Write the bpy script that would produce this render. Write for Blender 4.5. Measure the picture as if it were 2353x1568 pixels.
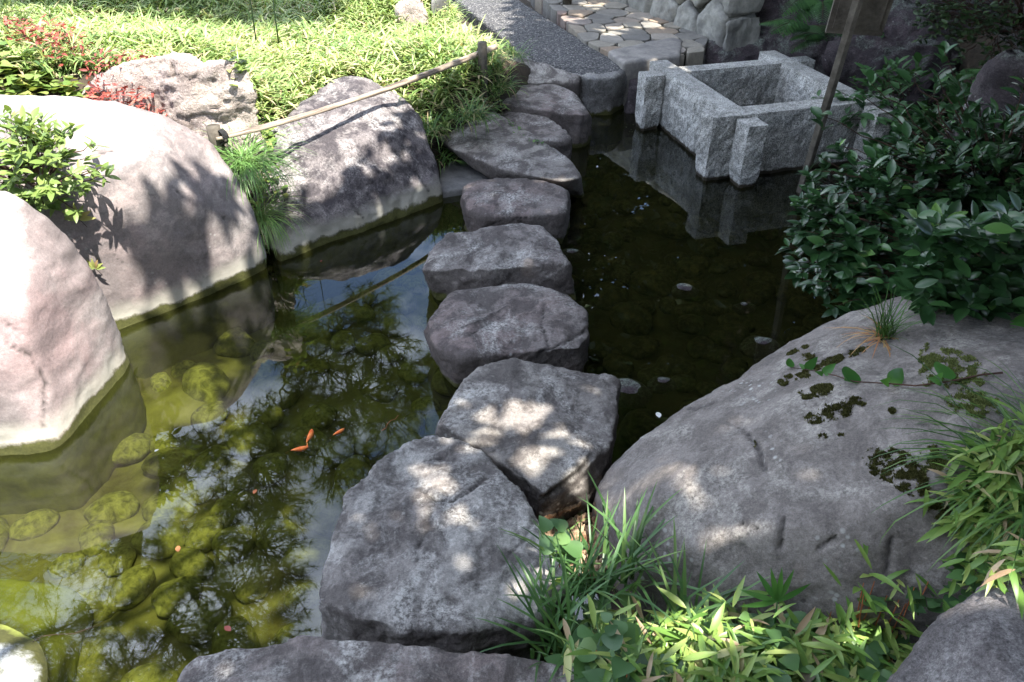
import bpy, bmesh, math, random
import numpy as np
from mathutils import Vector, noise, Matrix
from mathutils.bvhtree import BVHTree
R = math.radians
rng = np.random.default_rng(7)
random.seed(7)
for o in list(bpy.data.objects): bpy.data.objects.remove(o)
S = bpy.context.scene
# ------------------------------------------------------------------ camera
PITCH = R(35.2); FP = 1800.0; CAMH = 2.0
cam = bpy.data.cameras.new('camera'); co = bpy.data.objects.new('camera', cam); S.collection.objects.link(co)
co.location = (0, 0, CAMH); co.rotation_euler = (math.pi/2-PITCH, 0, 0)
cam.sensor_width = 36; cam.lens = 36*FP/2353; cam.clip_end = 500; cam.clip_start = .02
S.camera = co
S.render.resolution_x = 1024; S.render.resolution_y = 682
# ------------------------------------------------------------------ light
SUN = Vector((.27, -.33, .90)).normalized()
S.view_settings.view_transform = 'Standard'; S.view_settings.look = 'None'
S.view_settings.exposure = 1.75; S.view_settings.gamma = 1
W = bpy.data.worlds.new('World'); S.world = W; W.use_nodes = True
nt = W.node_tree; N = nt.nodes; L = nt.links
bg = N['Background']; bg.inputs[1].default_value = .15
sky = N.new('ShaderNodeTexSky'); sky.sky_type = 'NISHITA'; sky.sun_disc = False
sky.sun_elevation = math.asin(SUN.z); sky.sun_rotation = math.atan2(SUN.x, SUN.y)
tc = N.new('ShaderNodeTexCoord'); mp = N.new('ShaderNodeMapping'); mp.inputs[3].default_value = (1.6, 1.2, 2.6)
mp.inputs[1].default_value = (.35, .1, .2)
L.new(tc.outputs['Generated'], mp.inputs[0])
cn = N.new('ShaderNodeTexNoise'); cn.inputs['Scale'].default_value = 1.5; cn.inputs['Detail'].default_value = 9; cn.inputs['Roughness'].default_value = .55
L.new(mp.outputs[0], cn.inputs[0])
cr = N.new('ShaderNodeValToRGB'); cr.color_ramp.elements[0].position = .47; cr.color_ramp.elements[1].position = .68
L.new(cn.outputs[0], cr.inputs[0])
mx = N.new('ShaderNodeMix'); mx.data_type = 'RGBA'; mx.inputs[7].default_value = (15, 16, 18, 1)
L.new(cr.outputs[0], mx.inputs[0]); L.new(sky.outputs[0], mx.inputs[6]); L.new(mx.outputs[2], bg.inputs[0])
sd = bpy.data.lights.new('sun', 'SUN'); sd.energy = 5; sd.angle = R(.53); sd.color = (1, .95, .87)
so = bpy.data.objects.new('sun', sd); S.collection.objects.link(so)
so.rotation_euler = SUN.to_track_quat('Z', 'Y').to_euler()
S.cycles.max_bounces = 8; S.cycles.transparent_max_bounces = 12

# ------------------------------------------------------------------ helpers
def at(x, y, z):
    """point at height z that the photo shows at (x, y) (photo measured 2353 wide)"""
    X = (x-1176.5)/FP; Y = -(y-784)/FP
    d = Vector((X, Y*math.sin(PITCH)+math.cos(PITCH), Y*math.cos(PITCH)-math.sin(PITCH)))
    t = (z-CAMH)/d.z
    return Vector((d.x*t, d.y*t, z))
def ray(x, y):
    X = (x-1176.5)/FP; Y = -(y-784)/FP
    return Vector((X, Y*math.sin(PITCH)+math.cos(PITCH), Y*math.cos(PITCH)-math.sin(PITCH))).normalized()
def atY(x, y, Yd):
    d = ray(x, y); t = Yd/d.y
    return Vector((0, 0, CAMH)) + d*t
def refl(x, y, Yd):
    """point at distance Yd whose mirror image in the water is seen at (x, y)"""
    d = ray(x, y); t = Yd/d.y
    return Vector((d.x*t, d.y*t, -CAMH-d.z*t))

def tag(o, label=None, cat=None, group=None, kind=None):
    if label: o['label'] = label
    if cat: o['category'] = cat
    if group: o['group'] = group
    if kind: o['kind'] = kind
    return o
def empty(name, loc=(0, 0, 0)):
    o = bpy.data.objects.new(name, None); S.collection.objects.link(o); o.location = loc
    return o
def mk(name, V, Fc, mat, parent=None, rnd=None, smooth=True, origin=None):
    """link numpy verts / faces as one mesh object, origin moved to its base centre"""
    V = np.asarray(V, dtype=np.float64).reshape(-1, 3)
    me = bpy.data.meshes.new(name)
    if origin is None:
        origin = np.array([V[:, 0].mean(), V[:, 1].mean(), V[:, 2].min()]) if parent is None else np.zeros(3)
    origin = np.array(origin, dtype=float)
    V = V-origin
    if isinstance(Fc, np.ndarray):
        k = Fc.shape[1]; n = len(Fc)
        me.vertices.add(len(V)); me.vertices.foreach_set('co', V.ravel())
        me.loops.add(n*k); me.loops.foreach_set('vertex_index', Fc.astype(np.int32).ravel())
        me.polygons.add(n); me.polygons.foreach_set('loop_start', np.arange(0, n*k, k, dtype=np.int32))
        me.polygons.foreach_set('loop_total', np.full(n, k, dtype=np.int32))
        me.update(calc_edges=True); me.validate()
    else:
        me.from_pydata([tuple(v) for v in V], [], [tuple(f) for f in Fc]); me.update()
    me.polygons.foreach_set('use_smooth', np.full(len(me.polygons), smooth))
    if rnd is not None and len(rnd) == len(me.vertices):
        a = me.attributes.new('rnd', 'FLOAT', 'POINT'); a.data.foreach_set('value', np.asarray(rnd, dtype=np.float32))
    if mat: me.materials.append(mat)
    o = bpy.data.objects.new(name, me); S.collection.objects.link(o)
    o.location = Vector(origin)
    if parent:
        o.parent = parent; o.location = Vector(origin)-parent.location
    return o

# ------------------------------------------------------------------ materials
def new_mat(name):
    m = bpy.data.materials.new(name); m.use_nodes = True
    nt = m.node_tree; p = nt.nodes['Principled BSDF']
    return m, nt, nt.nodes, nt.links, p
def nz(N, L, vec, scale, detail=6, rough=.6, dist=0):
    n = N.new('ShaderNodeTexNoise'); n.inputs['Scale'].default_value = scale; n.inputs['Detail'].default_value = detail
    n.inputs['Roughness'].default_value = rough; n.inputs['Distortion'].default_value = dist
    L.new(vec, n.inputs['Vector']); return n.outputs[0]
def ramp(N, L, fac, stops):
    r = N.new('ShaderNodeValToRGB'); e = r.color_ramp.elements
    while len(e) < len(stops): e.new(.5)
    for i, (p, c) in enumerate(stops):
        e[i].position = p; e[i].color = (*c, 1) if len(c) == 3 else c
    L.new(fac, r.inputs[0]); return r.outputs[0]
def mixc(N, L, fac, a, b, mode='MIX'):
    m = N.new('ShaderNodeMix'); m.data_type = 'RGBA'; m.blend_type = mode
    for s, v in ((0, fac), (6, a), (7, b)):
        if isinstance(v, (int, float)): m.inputs[s].default_value = v
        elif isinstance(v, tuple): m.inputs[s].default_value = (*v, 1)
        else: L.new(v, m.inputs[s])
    return m.outputs[2]
def math_(N, L, op, a, b=0., clamp=False):
    m = N.new('ShaderNodeMath'); m.operation = op; m.use_clamp = clamp
    for s, v in ((0, a), (1, b)):
        if isinstance(v, (int, float)): m.inputs[s].default_value = v
        else: L.new(v, m.inputs[s])
    return m.outputs[0]
g1 = lambda v: (v, v, v)
def rock_mat(name, base, dark, light, lich=.5, pale=0., seed=0., water=0, bump=.35, pink=None, stain=.5, spots=.5):
    m, nt, N, L, p = new_mat(name)
    tc = N.new('ShaderNodeTexCoord'); mp = N.new('ShaderNodeMapping'); mp.inputs[1].default_value = (seed*3.1, seed*1.7, seed*2.3)
    L.new(tc.outputs['Object'], mp.inputs[0]); v = mp.outputs[0]
    big = nz(N, L, v, 2.3, 5, .6, .4); mid = nz(N, L, v, 9, 8, .68, .3); fine = nz(N, L, v, 85, 5, .75)
    grain = nz(N, L, v, 260, 3, .8)
    c = mixc(N, L, ramp(N, L, big, [(.42, g1(0)), (.62, g1(1))]), base, pink or tuple(min(1, x*1.1) for x in base))
    c = mixc(N, L, math_(N, L, 'MULTIPLY', ramp(N, L, mid, [(.44, g1(1)), (.56, g1(0))]), stain), c, dark)
    if name in ('bleached_boulder', 'pink_boulder'):   # large weathered grey-brown patches
        c = mixc(N, L, math_(N, L, 'MULTIPLY', ramp(N, L, nz(N, L, v, 1.5, 7, .62, .6), [(.48, g1(0)), (.6, g1(1))]), .75), c, (.15, .128, .125))
    if name == 'step_rock':   # side faces darkened in colour: weathering plus painted-in shade, tread stays lichen-pale
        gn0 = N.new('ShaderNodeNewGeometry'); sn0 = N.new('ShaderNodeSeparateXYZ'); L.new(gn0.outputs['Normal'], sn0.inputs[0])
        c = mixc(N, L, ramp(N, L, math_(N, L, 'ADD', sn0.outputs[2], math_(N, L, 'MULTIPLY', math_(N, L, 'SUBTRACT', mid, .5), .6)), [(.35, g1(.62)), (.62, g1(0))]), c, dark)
    # pale lichen film, strongest in mid frequency patches broken by fine grain
    lf = math_(N, L, 'MULTIPLY', ramp(N, L, nz(N, L, v, 4.5, 9, .72, .8), [(.5, g1(0)), (.64, g1(1))]),
               ramp(N, L, fine, [(.40, g1(.1)), (.55, g1(1))]))
    gn = N.new('ShaderNodeNewGeometry'); sn = N.new('ShaderNodeSeparateXYZ'); L.new(gn.outputs['Normal'], sn.inputs[0])
    lf = math_(N, L, 'MULTIPLY', lf, ramp(N, L, math_(N, L, 'ADD', sn.outputs[2], math_(N, L, 'MULTIPLY', math_(N, L, 'SUBTRACT', mid, .5), .8)), [(.3, g1(.12)), (.75, g1(1))]))
    c = mixc(N, L, math_(N, L, 'MULTIPLY', lf, lich), c, light)
    # fine grain
    gk = .45 if name in ('bleached_boulder', 'pink_boulder') else (.65 if name in ('step_rock', 'big_boulder') else 1.)
    c = mixc(N, L, .8*gk, c, ramp(N, L, fine, [(.3, g1(.22)), (.5, g1(.5)), (.7, g1(.78))]), 'OVERLAY')
    c = mixc(N, L, .7*gk, c, ramp(N, L, grain, [(.3, g1(.2)), (.7, g1(.8))]), 'OVERLAY')
    # dark pin spots and white lichen spots
    vo = N.new('ShaderNodeTexVoronoi'); vo.inputs['Scale'].default_value = 26; L.new(v, vo.inputs[0])
    sel = ramp(N, L, nz(N, L, v, 5.1, 3), [(.55, g1(0)), (.66, g1(1))])
    sp = math_(N, L, 'MULTIPLY', ramp(N, L, vo.outputs[0], [(.13, g1(1)), (.2, g1(0))]), math_(N, L, 'MULTIPLY', sel, spots))
    c = mixc(N, L, sp, c, tuple(x*.16 for x in base))
    vo2 = N.new('ShaderNodeTexVoronoi'); vo2.inputs['Scale'].default_value = 38; L.new(mp.outputs[0], vo2.inputs[0])
    sel2 = ramp(N, L, nz(N, L, v, 3.3, 4), [(.3, g1(1)), (.42, g1(0))])
    c = mixc(N, L, math_(N, L, 'MULTIPLY', ramp(N, L, vo2.outputs[0], [(.17, g1(1)), (.3, g1(0))]), math_(N, L, 'MULTIPLY', sel2, .8*lich)), c, (.52, .53, .5))
    geo = N.new('ShaderNodeNewGeometry'); sx = N.new('ShaderNodeSeparateXYZ'); L.new(geo.outputs['Position'], sx.inputs[0])
    z = math_(N, L, 'ADD', sx.outputs[2], math_(N, L, 'ADD', math_(N, L, 'MULTIPLY', math_(N, L, 'SUBTRACT', mid, .5), .08), math_(N, L, 'MULTIPLY', math_(N, L, 'SUBTRACT', big, .5), .09)))
    if water:
        if water > 1:   # lime crust above the waterline
            c = mixc(N, L, ramp(N, L, z, [(.03, g1(0)), (.05, g1(.75)), (.09, g1(.6)), (.15, g1(0))]), c, (.42, .41, .345))
        c = mixc(N, L, ramp(N, L, z, [(.022+.006*water, g1(1)), (.035+.008*water, g1(0))]), c, mixc(N, L, fine, (.018, .022, .006), (.10, .10, .03)))
        c = mixc(N, L, ramp(N, L, math_(N, L, 'ADD', z, .5), [(.47, g1(.85)), (.5, g1(0))]), c, mixc(N, L, ramp(N, L, mid, [(.35, g1(0)), (.65, g1(1))]), *(((.26, .31, .05), (.46, .52, .12)) if name == 'slimy_rock' else ((.07, .085, .02), (.20, .22, .06)))))
    # cracks carved in the mesh take a darker colour
    at_ = N.new('ShaderNodeAttribute'); at_.attribute_name = 'rnd'
    c = mixc(N, L, at_.outputs['Fac'], c, tuple(x*.14 for x in base))
    L.new(c, p.inputs['Base Color']); p.inputs['Roughness'].default_value = .86; p.inputs['Specular IOR Level'].default_value = .25
    b = N.new('ShaderNodeBump'); b.inputs['Strength'].default_value = bump; b.inputs['Distance'].default_value = .02
    h = math_(N, L, 'ADD', math_(N, L, 'MULTIPLY', mid, 1.1), math_(N, L, 'MULTIPLY', fine, .28))
    h = math_(N, L, 'ADD', h, math_(N, L, 'MULTIPLY', grain, .09)); h = math_(N, L, 'ADD', h, math_(N, L, 'MULTIPLY', nz(N, L, v, 30, 6, .7, .6), .35))
    L.new(h, b.inputs['Height']); L.new(b.outputs[0], p.inputs['Normal'])
    return m
def leaf_mat(name, stops, rough=.45, trans=.35, spec=.5, tcol=None):
    m, nt, N, L, p = new_mat(name)
    a = N.new('ShaderNodeAttribute'); a.attribute_name = 'rnd'
    c = ramp(N, L, a.outputs['Fac'], stops)
    tc = N.new('ShaderNodeTexCoord'); n = nz(N, L, tc.outputs['Object'], 3.0, 3)
    c = mixc(N, L, .5, c, ramp(N, L, n, [(.3, g1(.36)), (.7, g1(.66))]), 'OVERLAY')
    L.new(c, p.inputs['Base Color']); p.inputs['Roughness'].default_value = rough; p.inputs['Specular IOR Level'].default_value = spec
    if trans > 0:
        t = N.new('ShaderNodeBsdfTranslucent'); ms = N.new('ShaderNodeMixShader'); ms.inputs[0].default_value = trans
        L.new(mixc(N, L, 1., c, tcol or (1.0, 1.0, .55), 'MULTIPLY'), t.inputs[0])
        L.new(p.outputs[0], ms.inputs[1]); L.new(t.outputs[0], ms.inputs[2])
        L.new(ms.outputs[0], N['Material Output'].inputs[0])
    return m
def noise_mat(name, c1, c2, scale=8, rough=.85, bump=.4, detail=8, c3=None, s3=60, bd=.02, spec=.3, lo=.38, hi=.62):
    m, nt, N, L, p = new_mat(name)
    tc = N.new('ShaderNodeTexCoord'); v = tc.outputs['Object']
    n1 = nz(N, L, v, scale, detail, .65, .3); c = ramp(N, L, n1, [(lo, c1), (hi, c2)])
    n2 = nz(N, L, v, s3, 5, .75)
    if c3: c = mixc(N, L, ramp(N, L, n2, [(.48, g1(0)), (.6, g1(1))]), c, c3)
    c = mixc(N, L, .5, c, ramp(N, L, n2, [(.3, g1(.33)), (.7, g1(.68))]), 'OVERLAY')
    L.new(c, p.inputs['Base Color']); p.inputs['Roughness'].default_value = rough; p.inputs['Specular IOR Level'].default_value = spec
    b = N.new('ShaderNodeBump'); b.inputs['Strength'].default_value = bump; b.inputs['Distance'].default_value = bd
    L.new(math_(N, L, 'ADD', n1, math_(N, L, 'MULTIPLY', n2, .5)), b.inputs['Height']); L.new(b.outputs[0], p.inputs['Normal'])
    return m
# stepping stones: violet-grey andesite; boulders at left: bleached pinkish
M = {}
M['pale'] = rock_mat('bleached_boulder', (.345, .315, .30), (.16, .145, .145), (.46, .44, .42), .55, seed=1, water=2, bump=.25, pink=(.34, .275, .265), stain=.8)
M['pale2'] = rock_mat('pink_boulder', (.315, .28, .27), (.20, .17, .17), (.41, .385, .37), .45, seed=2, water=2, bump=.22, pink=(.32, .24, .235), stain=.35, spots=.0)
M['mottled'] = rock_mat('mottled_boulder', (.14, .125, .125), (.033, .029, .034), (.38, .36, .345), .8, seed=3, water=2, bump=.5, stain=.8)
M['buff'] = rock_mat('buff_rock', (.48, .42, .36), (.27, .22, .19), (.58, .54, .46), .4, seed=4, bump=1.0, pink=(.36, .30, .28), stain=.4)
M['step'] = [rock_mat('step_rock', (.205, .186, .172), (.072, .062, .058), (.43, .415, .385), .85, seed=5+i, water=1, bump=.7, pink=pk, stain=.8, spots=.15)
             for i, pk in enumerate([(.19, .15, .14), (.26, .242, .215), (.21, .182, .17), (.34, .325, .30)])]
M['big'] = rock_mat('big_boulder', (.20, .178, .162), (.09, .078, .071), (.33, .31, .275), .8, seed=9, water=1, bump=.5, stain=.6, spots=.6)
M['darkrock'] = rock_mat('dark_rock', (.075, .062, .066), (.028, .024, .026), (.17, .20, .165), .9, seed=12, bump=1., pink=(.06, .045, .05), stain=.6)
M['dark2'] = rock_mat('corner_rock', (.13, .117, .115), (.05, .044, .044), (.26, .255, .25), .5, seed=13, bump=.5, stain=.6)
M['path_end'] = rock_mat('path_rock', (.20, .195, .19), (.08, .075, .07), (.34, .33, .28), .6, seed=14, water=1, bump=.7, stain=.6)
M['slime'] = rock_mat('slimy_rock', (.30, .31, .30), (.2, .2, .2), (.40, .41, .41), .5, seed=15, bump=.25, water=1, stain=.3)
M['flag'] = noise_mat('flagstone', (.16, .15, .14), (.27, .25, .225), 6, c3=None, s3=50, bump=.35)
M['wallstone'] = noise_mat('wall_stone', (.16, .155, .14), (.30, .29, .255), 5, s3=40, bump=.5)
M['joint'] = noise_mat('dark_joint', (.02, .022, .012), (.05, .045, .035), 20)
M['soil'] = noise_mat('soil', (.025, .02, .014), (.06, .045, .03), 9, s3=70, bump=.8)
M['bark'] = noise_mat('bark', (.045, .033, .027), (.10, .08, .065), 14, s3=80, bump=.8)
M['twig'] = noise_mat('twig', (.03, .018, .013), (.08, .04, .028), 20)
M['wood'] = noise_mat('weathered_wood', (.055, .046, .036), (.125, .11, .088), 9, s3=60, bump=.3)
M['cord'] = noise_mat('black_cord', (.012, .012, .012), (.03, .03, .03), 60)
M['slate'] = noise_mat('cement', (.10, .10, .10), (.17, .17, .165), 9)
M['fish'] = noise_mat('fish_skin', (.85, .16, .03), (.95, .30, .08), 30, rough=.35, bump=.05)
M['petal'] = noise_mat('petal', (.7, .7, .66), (.85, .85, .8), 20)
M['pebble'] = noise_mat('pebble', (.14, .07, .035), (.42, .30, .19), 12, s3=45, lo=.42, hi=.58)
M['moss'] = leaf_mat('moss', [(0, (.03, .03, .010)), (.5, (.07, .07, .022)), (1, (.13, .13, .045))], .9, .1, .1)
M['lichenmoss'] = leaf_mat('pale_moss', [(0, (.05, .06, .02)), (1, (.19, .22, .07))], .9, .1, .1)
M['bank'] = leaf_mat('bank_leaf', [(0, (.07, .14, .035)), (.3, (.21, .32, .09)), (.62, (.40, .48, .19)), (.80, (.54, .57, .30)), (.88, (.52, .46, .28)), (1, (.42, .32, .19))], .5, .35)
M['grass'] = leaf_mat('grass_blade', [(0, (.035, .085, .02)), (.5, (.07, .16, .035)), (.85, (.14, .24, .055)), (.93, (.30, .27, .13)), (1, (.34, .27, .16))], .45, .35)
M['sedge'] = leaf_mat('sedge_blade', [(0, (.09, .20, .05)), (.6, (.17, .32, .09)), (.9, (.28, .40, .14)), (1, (.40, .36, .2))], .45, .35)
M['blue'] = leaf_mat('iris_blade', [(0, (.045, .11, .035)), (.6, (.09, .19, .06)), (1, (.17, .27, .08))], .4, .35)
M['sasa'] = leaf_mat('bamboo_leaf', [(0, (.07, .16, .03)), (.35, (.15, .27, .055)), (.65, (.27, .37, .09)), (.82, (.36, .42, .13)), (.88, (.50, .38, .24)), (1, (.36, .24, .14))], .42, .32)
M['heart'] = leaf_mat('heart_leaf', [(0, (.045, .10, .04)), (.7, (.09, .19, .055)), (.85, (.13, .22, .06)), (1, (.09, .05, .05))], .45, .25)
M['vine'] = leaf_mat('vine_leaf', [(0, (.045, .15, .03)), (1, (.08, .21, .04))], .4, .4)
M['camellia'] = leaf_mat('camellia_leaf', [(0, (.014, .038, .014)), (.6, (.028, .075, .022)), (.8, (.045, .11, .03)), (1, (.13, .24, .05))], .30, .12, .45)
M['azalea'] = leaf_mat('azalea_leaf', [(0, (.11, .19, .04)), (.7, (.24, .32, .09)), (.9, (.36, .38, .12)), (1, (.38, .26, .13))], .45, .35)
M['darkleaf'] = leaf_mat('dark_leaf', [(0, (.014, .032, .010)), (1, (.045, .085, .02))], .5, .2)
M['tree'] = leaf_mat('tree_leaf', [(0, (.03, .065, .015)), (1, (.07, .13, .03))], .5, .25)
M['fern'] = leaf_mat('fern_leaf', [(0, (.025, .075, .022)), (1, (.06, .14, .04))], .5, .25)
M['needle'] = leaf_mat('pine_needle', [(0, (.05, .09, .02)), (1, (.13, .20, .05))], .5, .2)
M['redleaf'] = leaf_mat('red_leaf', [(0, (.10, .02, .018)), (.5, (.30, .06, .045)), (1, (.48, .13, .09))], .6, .2, tcol=(1, .6, .5))
M['deadleaf'] = leaf_mat('fallen_leaf', [(0, (.35, .11, .04)), (1, (.45, .3, .12))], .6, .1)

# aggregate path top
m, nt, N, L, p = new_mat('exposed_aggregate')
tc = N.new('ShaderNodeTexCoord'); v = tc.outputs['Object']
vo = N.new('ShaderNodeTexVoronoi'); vo.inputs['Scale'].default_value = 75; L.new(v, vo.inputs[0])
sp = N.new('ShaderNodeSeparateColor'); L.new(vo.outputs['Color'], sp.inputs[0])
c = ramp(N, L, sp.outputs[0], [(0, (.035, .035, .04)), (.55, (.085, .082, .085)), (.85, (.17, .165, .16)), (1, (.30, .29, .27))])
c = mixc(N, L, ramp(N, L, vo.outputs[0], [(.35, g1(0)), (.75, g1(1))]), c, (.02, .02, .02))
c = mixc(N, L, .4, c, ramp(N, L, nz(N, L, v, 3, 4), [(.35, g1(.38)), (.65, g1(.65))]), 'OVERLAY')
L.new(c, p.inputs['Base Color']); p.inputs['Roughness'].default_value = .85
b = N.new('ShaderNodeBump'); b.inputs['Strength'].default_value = .8; b.inputs['Distance'].default_value = .01; b.invert = True
L.new(vo.outputs[0], b.inputs['Height']); L.new(b.outputs[0], p.inputs['Normal']); M['aggregate'] = m
# granite of the well curb
m, nt, N, L, p = new_mat('granite')
tc = N.new('ShaderNodeTexCoord'); v = tc.outputs['Object']
f = nz(N, L, v, 130, 3, .85); big = nz(N, L, v, 4, 6, .7, .5); mid = nz(N, L, v, 30, 6, .7)
c = ramp(N, L, f, [(.36, (.075, .074, .07)), (.46, (.28, .275, .26)), (.56, (.52, .51, .47)), (.7, (.70, .69, .64))])
c = mixc(N, L, .8, c, ramp(N, L, big, [(.35, g1(.25)), (.65, g1(.66))]), 'OVERLAY')
c = mixc(N, L, .7, c, ramp(N, L, mid, [(.38, g1(.25)), (.6, g1(.62))]), 'OVERLAY')
geo = N.new('ShaderNodeNewGeometry'); sx = N.new('ShaderNodeSeparateXYZ'); L.new(geo.outputs['Position'], sx.inputs[0])
z = math_(N, L, 'ADD', sx.outputs[2], math_(N, L, 'MULTIPLY', math_(N, L, 'SUBTRACT', mid, .5), .03))
c = mixc(N, L, ramp(N, L, z, [(.018, g1(1)), (.03, g1(0))]), c, (.035, .025, .012))
L.new(c, p.inputs['Base Color']); p.inputs['Roughness'].default_value = .8
b = N.new('ShaderNodeBump'); b.inputs['Strength'].default_value = .8; b.inputs['Distance'].default_value = .018
L.new(math_(N, L, 'ADD', mid, math_(N, L, 'MULTIPLY', f, .3)), b.inputs['Height']); L.new(b.outputs[0], p.inputs['Normal']); M['granite'] = m
# pond bed / cobbles: algae
def algae(name, a, b_, c_):
    m, nt, N, L, p = new_mat(name)
    tc = N.new('ShaderNodeTexCoord'); oi = N.new('ShaderNodeObjectInfo'); v = tc.outputs['Object']
    ad = N.new('ShaderNodeVectorMath'); ad.operation = 'ADD'; L.new(v, ad.inputs[0]); L.new(oi.outputs['Location'], ad.inputs[1]); v = ad.outputs[0]
    n1 = nz(N, L, v, 3.2, 6, .65, .5); n2 = nz(N, L, v, 26, 7, .7)
    c = ramp(N, L, n1, [(.36, a), (.5, b_), (.66, c_)])
    c = mixc(N, L, .3, c, ramp(N, L, n2, [(.3, g1(.38)), (.7, g1(.62))]), 'OVERLAY')
    c = mixc(N, L, .3, c, ramp(N, L, oi.outputs['Random'], [(0, g1(.3)), (1, g1(.65))]), 'OVERLAY')
    L.new(c, p.inputs['Base Color']); p.inputs['Roughness'].default_value = .9; p.inputs['Specular IOR Level'].default_value = .1
    return m
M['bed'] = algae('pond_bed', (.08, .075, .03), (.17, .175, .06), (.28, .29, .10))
M['bed_dark'] = algae('shade_tinted_pond_bed', (.02, .018, .01), (.04, .036, .018), (.07, .062, .03))  # darker copy of the bed: shade right of the stones put into colour
M['cobble_dark'] = algae('shade_tinted_brown_cobble', (.028, .026, .016), (.06, .056, .028), (.11, .10, .05))  # browner cobble for the right side, its shade painted into the colour
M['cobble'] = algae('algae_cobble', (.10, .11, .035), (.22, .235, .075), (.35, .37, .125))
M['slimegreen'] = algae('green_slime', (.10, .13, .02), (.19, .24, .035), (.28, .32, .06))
# water
m, nt, N, L, p = new_mat('water'); N.remove(p)
gl = N.new('ShaderNodeBsdfGlossy'); gl.inputs['Roughness'].default_value = 0; gl.inputs[0].default_value = (.92, .96, 1, 1)
tr = N.new('ShaderNodeBsdfTransparent'); tr.inputs[0].default_value = (.45, .46, .31, 1)
fr = N.new('ShaderNodeFresnel'); fr.inputs[0].default_value = 1.56
df = N.new('ShaderNodeBsdfDiffuse'); tc = N.new('ShaderNodeTexCoord'); L.new(ramp(N, L, nz(N, L, tc.outputs['Object'], 1.3, 4, .6), [(.35, (.07, .075, .025)), (.65, (.13, .135, .04))]), df.inputs[0])
mv = N.new('ShaderNodeMixShader'); mv.inputs[0].default_value = .05; L.new(tr.outputs[0], mv.inputs[1]); L.new(df.outputs[0], mv.inputs[2])
ms = N.new('ShaderNodeMixShader'); L.new(fr.outputs[0], ms.inputs[0]); L.new(mv.outputs[0], ms.inputs[1]); L.new(gl.outputs[0], ms.inputs[2])
L.new(ms.outputs[0], N['Material Output'].inputs[0]); M['water'] = m

# ------------------------------------------------------------------ terrain
pond_px = [(-900, 1080), (-60, 1045), (120, 1030), (285, 810), (280, 757), (620, 612), (1012, 467), (1080, 400), (1180, 350), (1300, 260), (1440, 225),
           (1470, 160), (1800, 110), (2150, 230), (2260, 380), (2150, 620), (2000, 730), (1640, 960), (1450, 1120), (1370, 1170), (1280, 1180), (1215, 1260),
           (1180, 1560), (900, 1760), (300, 1900), (-900, 1900)]
pond = np.array([at(x, y, 0)[:2] for x, y in pond_px])
def inside(P, poly):
    P = np.atleast_2d(P); x, y = P[:, 0], P[:, 1]; r = np.zeros(len(P), bool); n = len(poly)
    for i in range(n):
        (x1, y1), (x2, y2) = poly[i], poly[i-1]
        with np.errstate(divide='ignore', invalid='ignore'):
            c = ((y1 > y) != (y2 > y)) & (x < (x2-x1)*(y-y1)/(y2-y1+1e-12)+x1)
        r ^= c
    return r
def pdist(P, poly):
    P = np.atleast_2d(P); d = np.full(len(P), 1e9); n = len(poly)
    for i in range(n):
        a, b = poly[i-1], poly[i]; ab = b-a
        t = np.clip(((P-a)@ab)/(ab@ab), 0, 1)
        d = np.minimum(d, np.linalg.norm(P-a-t[:, None]*ab, axis=1))
    return np.where(inside(P, poly), -d, d)
CTRL = np.array([(-2, 4.6, .74), (-1.5, 4.4, .62), (-1, 4.8, .55), (-.3, 4.75, .42), (-.12, 4.95, .42), (-.22, 5.3, .52), (-.6, 5.3, .54), (-.35, 6, .40), (.1, 6.9, .15), (-.05, 7.6, .15), (.2, 7.4, .15), (-.15, 8.4, .15), (.1, 8.4, .15), (-.3, 9.4, .15), (0, 9.6, .15), (.5, 8, .15), (.5, 9.3, .15), (-3, 4, .9), (-3, 7, .95), (-1, 7, .6), 
                 (.3, 6.3, .2), (1, 6.6, .26), (1.5, 7.4, .3), (2, 7, .35), (2.6, 6.6, .3), (3, 6, .5), (4, 4.5, .7), (2.9, 3.3, .3), (2.6, 1.8, .4), (1.2, 1.15, .22),
                 (.7, 1.0, .22), (.2, .7, .3), (.28, 1.5, .05), (-1, .5, .3), (-2.4, 1.2, .2), (-3, 2.5, .5), (-2, 3.6, .7), (1.7, 1.2, .3),
                 (-2.6, 4.0, .88), (-2.2, 4.1, .82), (-1.9, 4.15, .78), (-3.0, 3.7, .9), (-.95, 4.1, -.1), (-.55, 4.3, -.05), (-1.25, 4.0, .0), (-1.0, 4.4, .15), (-.7, 4.45, .15), (-1.7, 3.45, .2), (-2.2, 3.4, .2), (-1.7, 2.4, .1), (-6, 3, .9), (-6, 9, 1.1), (0, 12, .6), (4, 10, 1.8), (7, 5, 1.4), (4, 0, .5), (-4, -2, .4), (1, -3, .4)])
def bank_h(P):
    P = np.atleast_2d(P); d2 = ((P[:, None, :]-CTRL[None, :, :2])**2).sum(2)+.02
    w = 1/d2**1.6; return (w*CTRL[:, 2]).sum(1)/w.sum(1)
def terr(P):
    P = np.atleast_2d(P); d = pdist(P, pond); h = bank_h(P)
    t = np.clip((d+.04)/.36, 0, 1); t = t*t*(3-2*t)
    return -.33*(1-t)+h*t
ax = np.concatenate([np.linspace(-60, -6, 16)[:-1], np.linspace(-6, 6, 170), np.linspace(6, 60, 16)[1:]])
ay = np.concatenate([np.linspace(-50, -2, 14)[:-1], np.linspace(-2, 10, 170), np.linspace(10, 90, 18)[1:]])
gx, gy = np.meshgrid(ax, ay); G = np.stack([gx.ravel(), gy.ravel()], 1)
gz = np.concatenate([terr(G[i:i+4000]) for i in range(0, len(G), 4000)])
gz += np.array([noise.noise(Vector((a*2.2, b*2.2, 0)))*.03 for a, b in G])
nx, ny = len(ax), len(ay)
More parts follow.
